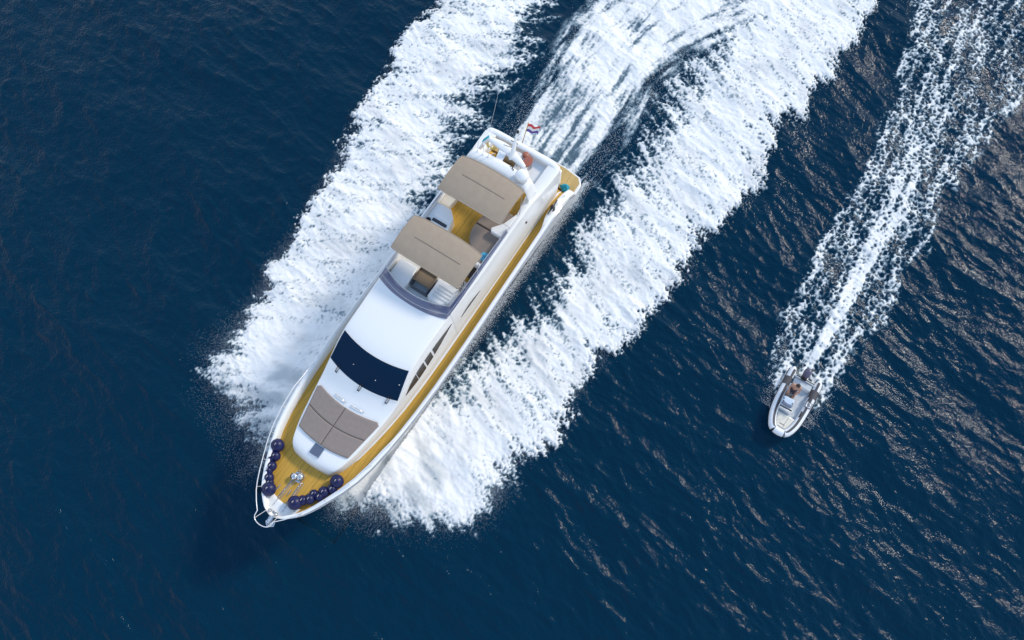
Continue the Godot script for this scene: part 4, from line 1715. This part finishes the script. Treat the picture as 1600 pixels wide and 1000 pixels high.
func make_tender() -> void:
	var o := thing("inflatable_tender", "small white inflatable tender with grey outboard and steering console", "boat", "", Vector3.ZERO, TENDER_AT, TENDER_TURN)
	for sgn in [-1.0, 1.0]:
		var st := begin()
		var path := []
		for k in 25:
			path.append(tube_at(lerpf(0.16, 3.2, k / 24.0), sgn))
		tube(st, path, TUBE_R, 18)
		tube(st, [tube_at(3.2, sgn), tube_at(3.3, sgn), tube_at(3.4, sgn)], TUBE_R, 18, 0.12)
		tube(st, [tube_at(3.4, sgn), tube_at(3.4, sgn) + Vector3(0.1, 0, 0)], 0.12, 18, 0.05)
		var t := done(st, "buoyancy_tube", mats.hypalon, o)
		# grey saddle patch, walking strip and seams
		st = begin()
		var ring := []
		for k in 7:
			ring.append(tube_at(lerpf(2.42, 2.86, k / 6.0), sgn))
		tube(st, ring, TUBE_R + 0.008, 18)
		sub(st, "saddle_patch", mats.grey_rubber, t)
		st = begin()
		smooth(st)
		var rows := []
		for k in 29:
			var x := lerpf(0.22, 3.3, k / 28.0)
			var c := tube_at(x, sgn)
			var r := PackedVector3Array()
			for q in 5:
				var a := deg_to_rad(lerpf(48.0, 84.0, q / 4.0) + 14.0)
				r.append(c + Vector3(0, sin(a) * (TUBE_R + 0.009), -sgn * cos(a) * (TUBE_R + 0.009)))
			if sgn > 0:
				r.reverse()
			rows.append(r)
		grid(st, rows)
		sub(st, "walking_strip", mats.grey_rubber, t)
		st = begin()
		path = []
		for k in 25:
			var x := lerpf(0.2, 3.3, k / 24.0)
			path.append(tube_at(x, sgn) + Vector3(0, -0.02, sgn * (TUBE_R + 0.008)))
		tube(st, path, 0.026, 6)
		sub(st, "rubbing_band", mats.dark_rubber, t)
		for x in ([1.42] if sgn < 0 else [1.42, 2.40]):
			st = begin()
			var c := tube_at(x, sgn) + Vector3(0, TUBE_R * 0.75, -sgn * 0.13)
			tube(st, [c + Vector3(-0.16, -0.02, 0), c + Vector3(-0.12, 0.045, 0), c + Vector3(0.12, 0.045, 0.0), c + Vector3(0.16, -0.02, 0)], 0.034, 7)
			sub(st, "grab_handle", mats.dark_rubber, t)
		if sgn > 0:
			# framed registration mark on the port tube
			var c := tube_at(2.02, sgn) + Vector3(0, TUBE_R + 0.004, -0.02)
			st = begin()
			prism(st, rect(c.x - 0.15, c.x + 0.15, c.z - 0.15, c.z + 0.15), c.y - 0.03, c.y + 0.008)
			sub(st, "mark_frame", mats.black, t)
			st = begin()
			prism(st, rect(c.x - 0.12, c.x + 0.12, c.z - 0.12, c.z + 0.12), c.y + 0.004, c.y + 0.014)
			sub(st, "mark_panel", mats.hypalon, t)
			var tm := TextMesh.new()
			var font := SystemFont.new()
			font.font_names = PackedStringArray(["Droid Sans"])
			font.font_weight = 700
			tm.font = font
			tm.text = "8"
			tm.font_size = 32
			tm.pixel_size = 0.0085
			tm.depth = 0.008
			tm.material = mats.black
			var num := MeshInstance3D.new()
			num.name = "mark_number"
			num.mesh = tm
			num.transform = Transform3D(Basis(Vector3.UP, deg_to_rad(-68.0)) * Basis(Vector3.RIGHT, -PI / 2), c + Vector3(0, 0.018, 0))
			t.add_child(num, true)
	# short tube across the bow
	var st := begin()
	var bow_path := []
	for k in 9:
		var v := k / 4.0 - 1.0
		bow_path.append(Vector3(0.165 - 0.03 * (1.0 - v * v), 0.54, 0.235 * v))
	tube(st, bow_path, TUBE_R * 0.98, 18)
	done(st, "bow_tube", mats.hypalon, o)
	st = begin()
	for sgn in [-1.0, 1.0]:
		tube(st, [Vector3(0.165, 0.54, sgn * 0.238), Vector3(0.168, 0.54, sgn * 0.262)], TUBE_R + 0.006, 18)
	done(st, "bow_seam", mats.dark_rubber, o)
	# rigid hull, floor, transom
	st = begin()
	smooth(st)
	var rows := []
	for k in 13:
		var x := lerpf(0.12, 3.12, k / 12.0)
		var b := tab(TUBE_LINE, x)
		var keel := -0.28 + 0.75 * pow(maxf(0.0, 1.0 - x / 1.4), 2.0)
		rows.append(PackedVector3Array([Vector3(x, 0.36, -b), Vector3(x, lerpf(keel, 0.2, 0.5), -b * 0.6), Vector3(x, keel, 0), Vector3(x, lerpf(keel, 0.2, 0.5), b * 0.6), Vector3(x, 0.36, b)]))
	grid(st, rows)
	done(st, "hull", mats.gelcoat, o)
	st = begin()
	var fl := PackedVector2Array()
	for k in 11:
		var x := lerpf(0.3, 3.1, k / 10.0)
		fl.append(Vector2(x, -tab(TUBE_LINE, x) + 0.06))
	for k in 11:
		var x := lerpf(3.1, 0.3, k / 10.0)
		fl.append(Vector2(x, tab(TUBE_LINE, x) - 0.06))
	prism(st, fl, 0.12, 0.27)
	done(st, "floor", mats.pale_grey, o)
	st = begin()
	block(st, 3.02, 3.14, 0.0, 0.62, -0.52, 0.52, 0.03)
	done(st, "transom", mats.gelcoat, o)
	# bow locker with cushion
	st = begin()
	var lk := PackedVector2Array()
	for k in 6:
		var x := lerpf(0.36, 1.08, k / 5.0)
		lk.append(Vector2(x, -tab(TUBE_LINE, x) + 0.17))
	for k in 6:
		var x := lerpf(1.08, 0.36, k / 5.0)
		lk.append(Vector2(x, tab(TUBE_LINE, x) - 0.17))
	prism(st, lk, 0.2, 0.44, 0.03)
	var bl := done(st, "bow_locker", mats.gelcoat, o)
	st = begin()
	prism(st, inset(lk, 0.04), 0.43, 0.50, 0.03)
	sub(st, "cushion", mats.cream, bl)
	st = begin()
	prism(st, rect(0.545, 0.575, -0.14, 0.12, 0.01), 0.498, 0.506)
	sub(st, "badge_strip", mats.grey_rubber, bl)
	st = begin()
	prism(st, PackedVector2Array([Vector2(0.45, 0.085), Vector2(1.02, 0.13), Vector2(1.02, 0.145), Vector2(0.45, 0.10)]), 0.496, 0.503)
	sub(st, "seam", mats.grey_rubber, bl)
	# steering console with windscreen, wheel and switches
	st = begin()
	prism(st, rect(1.34, 1.80, -0.56, -0.02, 0.06), 0.26, 0.86, 0.05)
	var con := done(st, "console", mats.pale_blue, o)
	st = begin()
	prism(st, rect(1.22, 1.40, -0.56, 0.14, 0.04), 0.26, 0.66, 0.04)
	sub(st, "front_seat", mats.gelcoat, con)
	st = begin()
	var wsr := []
	for k in 2:
		var r := PackedVector3Array()
		for i in 9:
			var v := i / 4.0 - 1.0
			r.append(Vector3(1.36 - 0.05 * (1.0 - v * v) + 0.10 * k, 0.84 + 0.20 * k, -0.29 + v * (0.27 - 0.02 * k)))
		wsr.append(r)
	smooth(st)
	grid(st, wsr)
	sub(st, "windscreen", mats.tinted, con)
	st = begin()
	tube(st, [Vector3(1.22, 0.62, -0.54), Vector3(1.18, 0.86, -0.50), Vector3(1.16, 0.9, -0.2), Vector3(1.18, 0.88, 0.1), Vector3(1.22, 0.62, 0.12)], 0.018, 6)
	tube(st, [Vector3(1.24, 0.66, -0.46), Vector3(1.24, 0.72, 0.08)], 0.02, 6)
	sub(st, "grab_rail", mats.rail_steel, con)
	for k in 5:
		st = begin()
		block(st, 1.235, 1.30, 0.655, 0.69, -0.52 + k * 0.125, -0.44 + k * 0.125, 0.012)
		sub(st, "cup_holder", mats.dark_rubber, con)
	for p in [[1.50, -0.50], [1.62, -0.53], [1.58, -0.06]]:
		st = begin()
		lathe(st, Vector3(p[0], 0.85, p[1]), [[0.03, 0.0], [0.03, 0.05], [0.0, 0.06]], 8)
		sub(st, "switch", mats.dark_rubber, con)
	st = begin()
	var ring := []
	var tilt := Basis(Vector3(0, 0, 1), deg_to_rad(50.0))
	for k in 17:
		var a := TAU * k / 16
		ring.append(WHEEL + tilt * Vector3(cos(a) * 0.15, 0, sin(a) * 0.15))
	tube(st, ring, 0.014, 6)
	for k in 3:
		var a := TAU * k / 3
		tube(st, [WHEEL, WHEEL + tilt * Vector3(cos(a) * 0.145, 0, sin(a) * 0.145)], 0.011, 5)
	tube(st, [WHEEL, Vector3(1.76, 0.70, -0.29)], 0.025, 6)
	sub(st, "steering_wheel", mats.black, con)
	# driver's seat and stern bench
	st = begin()
	block(st, 2.20, 2.56, 0.26, 0.56, -0.54, -0.06, 0.05)
	var seat := done(st, "driver_seat", mats.gelcoat, o)
	st = begin()
	block(st, 2.19, 2.57, 0.55, 0.62, -0.55, -0.05, 0.03)
	sub(st, "cushion", mats.pale_blue, seat)
	st = begin()
	block(st, 2.66, 2.98, 0.26, 0.50, -0.46, 0.46, 0.04)
	var bench := done(st, "stern_bench", mats.gelcoat, o)
	st = begin()
	block(st, 2.67, 2.97, 0.49, 0.55, -0.44, 0.44, 0.03)
	sub(st, "cushion", mats.pale_grey, bench)
	# outboard motor
	st = begin()
	var prof := []
	for q in [[0.62, 0.13], [0.68, 0.17], [0.82, 0.185], [0.95, 0.165], [1.03, 0.11], [1.05, 0.04]]:
		var r := PackedVector3Array()
		for k in 18:
			var a := TAU * k / 18
			var ex := signf(cos(a)) * pow(absf(cos(a)), 0.75)
			var ez := signf(sin(a)) * pow(absf(sin(a)), 0.75)
			r.append(Vector3(3.33 + ex * q[1] * 1.35 + (q[0] - 0.62) * 0.08, q[0], -0.10 + ez * q[1]))
		prof.append(r)
	smooth(st)
	grid(st, prof, true)
	flat(st)
	cap(st, prof[-1])
	cap(st, prof[0], false)
	var eng := done(st, "outboard_motor", mats.cowling, o)
	st = begin()
	block(st, 3.24, 3.46, -0.45, 0.64, -0.16, -0.04, 0.03)
	sub(st, "leg", mats.dark_rubber, eng)
	st = begin()
	block(st, 3.02, 3.26, 0.52, 0.66, -0.24, 0.04, 0.02)
	sub(st, "clamp", mats.black, eng)
	st = begin()
	tube(st, [Vector3(3.06, 0.66, -0.36), Vector3(3.08, 0.68, -0.1), Vector3(3.05, 0.66, 0.26)], 0.022, 6)
	sub(st, "tie_bar", mats.black, eng)


const WHEEL := Vector3(1.90, 0.80, -0.29)


# ---------------------------------------------------------------- the tender's driver

func capsules(st: SurfaceTool, bones: Array, cell: float, soft: float) -> void:
	# a smooth union of tapered capsules, meshed as surface nets
	var lo := Vector3.INF
	var hi := -Vector3.INF
	for b in bones:
		for e in 2:
			lo = lo.min((b[e] as Vector3) - Vector3.ONE * (b[2 + e] + 3.0 * cell))
			hi = hi.max((b[e] as Vector3) + Vector3.ONE * (b[2 + e] + 3.0 * cell))
	var n := Vector3i(((hi - lo) / cell).ceil()) + Vector3i.ONE
	var f := PackedFloat32Array()
	f.resize(n.x * n.y * n.z)
	f.fill(1.0)
	for b in bones:
		var a: Vector3 = b[0]
		var c: Vector3 = b[1]
		var ra: float = b[2]
		var rb: float = b[3]
		var m := maxf(ra, rb) + soft + 2.0 * cell
		var i0 := Vector3i(((a.min(c) - Vector3.ONE * m - lo) / cell).floor()).clamp(Vector3i.ZERO, n - Vector3i.ONE)
		var i1 := Vector3i(((a.max(c) + Vector3.ONE * m - lo) / cell).ceil()).clamp(Vector3i.ZERO, n - Vector3i.ONE)
		var ac := c - a
		var l2 := maxf(ac.length_squared(), 1e-9)
		for k in range(i0.z, i1.z + 1):
			for j in range(i0.y, i1.y + 1):
				var at := (k * n.y + j) * n.x
				for i in range(i0.x, i1.x + 1):
					var p := lo + Vector3(i, j, k) * cell - a
					var t := clampf(p.dot(ac) / l2, 0.0, 1.0)
					var d := (p - ac * t).length() - lerpf(ra, rb, t)
					var was := f[at + i]
					var h := maxf(soft - absf(d - was), 0.0) / soft
					f[at + i] = minf(d, was) - h * h * soft * 0.25
	var of := PackedInt32Array()
	of.resize(f.size())
	of.fill(-1)
	var v := PackedVector3Array()
	var step := [1, n.x, n.x * n.y]
	for k in n.z - 1:
		for j in n.y - 1:
			for i in n.x - 1:
				var q := (k * n.y + j) * n.x + i
				var sum := Vector3.ZERO
				var count := 0
				var s0 := f[q] < 0.0
				var same := true
				for c in 8:
					if (f[q + (c & 1) + ((c >> 1) & 1) * n.x + (c >> 2) * n.x * n.y] < 0.0) != s0:
						same = false
						break
				if same:
					continue
				for axis in 3:
					for c in 4:
						var u := (axis + 1) % 3
						var w := (axis + 2) % 3
						var off := Vector3i.ZERO
						off[u] = c & 1
						off[w] = c >> 1
						var g: int = q + off.x + off.y * n.x + off.z * n.x * n.y
						var fa := f[g]
						var fb := f[g + step[axis]]
						if (fa < 0.0) != (fb < 0.0):
							var p := Vector3(off)
							p[axis] += fa / (fa - fb)
							sum += p
							count += 1
				of[q] = v.size()
				v.append(lo + (Vector3(i, j, k) + sum / count) * cell)
	smooth(st)
	for k in range(1, n.z - 1):
		for j in range(1, n.y - 1):
			for i in range(1, n.x - 1):
				var q := (k * n.y + j) * n.x + i
				for axis in 3:
					var inside := f[q] < 0.0
					if inside == (f[q + step[axis]] < 0.0):
						continue
					var u: int = step[(axis + 1) % 3]
					var w: int = step[(axis + 2) % 3]
					var a := v[of[q - u - w]]
					var b := v[of[q - w]]
					var c := v[of[q]]
					var d := v[of[q - u]]
					if inside:
						quad(st, a, d, c, b)
					else:
						quad(st, a, b, c, d)


func make_person() -> void:
	# seated behind the console, facing the bow (towards smaller x), both hands on the wheel
	var o := thing("person", "dark-haired bare-shouldered person in dark shorts steering the inflatable tender", "person", "", Vector3(2.38, 0.62, -0.30), TENDER_AT, TENDER_TURN)
	var z := -0.30
	var hip := Vector3(2.40, 0.72, z)
	var chest := Vector3(2.36, 1.02, z)
	var neck := Vector3(2.33, 1.22, z)
	var head := Vector3(2.30, 1.37, z)
	var bones := [[hip, chest, 0.135, 0.14], [hip + Vector3(0, 0, -0.06), hip + Vector3(0, 0, 0.06), 0.13, 0.13], [chest + Vector3(0, 0.05, -0.09), chest + Vector3(0, 0.05, 0.09), 0.115, 0.115], [neck - Vector3(0, 0.05, 0), neck + Vector3(-0.01, 0.08, 0), 0.062, 0.055]]
	var hands := []
	for sgn in [-1.0, 1.0]:
		var sh: Vector3 = chest + Vector3(0.0, 0.13, 0.185 * sgn)
		var elbow := Vector3(2.25, 0.88, z + 0.25 * sgn)
		var wrist := Vector3(2.045, 0.86, z + 0.155 * sgn)
		bones += [[chest + Vector3(0, 0.12, 0.06 * sgn), sh, 0.08, 0.062], [sh, elbow, 0.055, 0.044], [elbow, wrist, 0.043, 0.029]]
		var knee := Vector3(2.02, 0.66, z + 0.15 * sgn)
		var ankle := Vector3(2.02, 0.34, z + 0.13 * sgn)
		bones += [[hip + Vector3(0, 0, 0.09 * sgn), knee, 0.095, 0.062], [knee, ankle, 0.058, 0.038], [ankle - Vector3(-0.03, 0.03, 0), ankle + Vector3(-0.17, -0.045, 0.01 * sgn), 0.038, 0.026]]
		hands.append([wrist, sgn])
	var st := begin()
	capsules(st, bones, 0.018, 0.05)
	# hands: palm, four fingers and a thumb closed round the rim
	for h in hands:
		var w: Vector3 = h[0]
		var sgn: float = h[1]
		var rim := WHEEL + Basis(Vector3(0, 0, 1), deg_to_rad(50.0)) * Vector3(0.02, 0, 0.15 * sgn)
		var palm := w.lerp(rim, 0.75) + Vector3(0.0, 0.022, 0.0)
		var fine := [[w, palm, 0.026, 0.026], [palm + Vector3(0, 0.015, 0), palm - Vector3(0, 0.02, 0), 0.022, 0.022]]
		for k in 4:
			var s := (k - 1.5) * 0.021
			var along := Vector3(0.55, 0.8, 0.0) * s
			var long: float = [0.9, 1.0, 0.95, 0.8][k]
			var a := palm + along
			var b := rim + along + Vector3(-0.012, 0.030, 0.0)
			var c := rim + along + Vector3(-0.032 * long, 0.008, 0.0)
			var e := rim + along + Vector3(-0.016, -0.022 * long, 0.0)
			fine += [[a, b, 0.010, 0.0095], [b, c, 0.0095, 0.009], [c, e, 0.009, 0.008]]
		fine += [[palm + Vector3(0.01, -0.005, -0.02 * sgn), rim + Vector3(0.02, -0.01, -0.035 * sgn), 0.012, 0.010], [rim + Vector3(0.02, -0.01, -0.035 * sgn), rim + Vector3(-0.008, -0.022, -0.03 * sgn), 0.010, 0.008]]
		capsules(st, fine, 0.006, 0.008)
	# head with brow, nose, lips, chin and ears, looking forward
	var hd := [[head + Vector3(0.015, 0.035, 0), head + Vector3(0.01, 0.0, 0), 0.088, 0.082], [head + Vector3(-0.03, -0.055, 0), head + Vector3(-0.045, -0.075, 0), 0.058, 0.038], [head + Vector3(-0.07, 0.0, 0), head + Vector3(-0.098, -0.028, 0), 0.012, 0.015], [head + Vector3(-0.068, -0.062, -0.018), head + Vector3(-0.068, -0.062, 0.018), 0.012, 0.012], [head + Vector3(-0.062, 0.022, -0.035), head + Vector3(-0.062, 0.022, 0.035), 0.018, 0.018]]
	for sgn in [-1.0, 1.0]:
		hd.append([head + Vector3(0.01, -0.025, 0.082 * sgn), head + Vector3(0.018, 0.015, 0.09 * sgn), 0.012, 0.014])
	capsules(st, hd, 0.009, 0.02)
	done(st, "body", mats.skin, o)
	st = begin()
	for sgn in [-1.0, 1.0]:
		ball(st, head + Vector3(-0.076, 0.002, 0.032 * sgn), 0.011, 8)
	done(st, "eyes", mats.black, o)
	# hair, full at the back and sides
	st = begin()
	var hair := [[head + Vector3(0.03, 0.055, 0), head + Vector3(0.035, 0.02, 0), 0.092, 0.095], [head + Vector3(0.05, 0.02, 0), head + Vector3(0.075, -0.09, 0), 0.075, 0.055], [head + Vector3(-0.035, 0.075, -0.03), head + Vector3(-0.035, 0.075, 0.03), 0.05, 0.05]]
	for sgn in [-1.0, 1.0]:
		hair.append([head + Vector3(0.02, 0.05, 0.05 * sgn), head + Vector3(0.045, -0.06, 0.065 * sgn), 0.055, 0.04])
	capsules(st, hair, 0.011, 0.02)
	done(st, "hair", mats.hair, o)
	st = begin()
	var shorts := [[hip + Vector3(0, 0.02, -0.06), hip + Vector3(0, 0.02, 0.06), 0.142, 0.142]]
	for sgn in [-1.0, 1.0]:
		shorts.append([hip + Vector3(0, 0, 0.09 * sgn), hip.lerp(Vector3(2.02, 0.66, z + 0.15 * sgn), 0.6), 0.108, 0.092])
	capsules(st, shorts, 0.016, 0.04)
	done(st, "shorts", mats.dark_cloth, o)
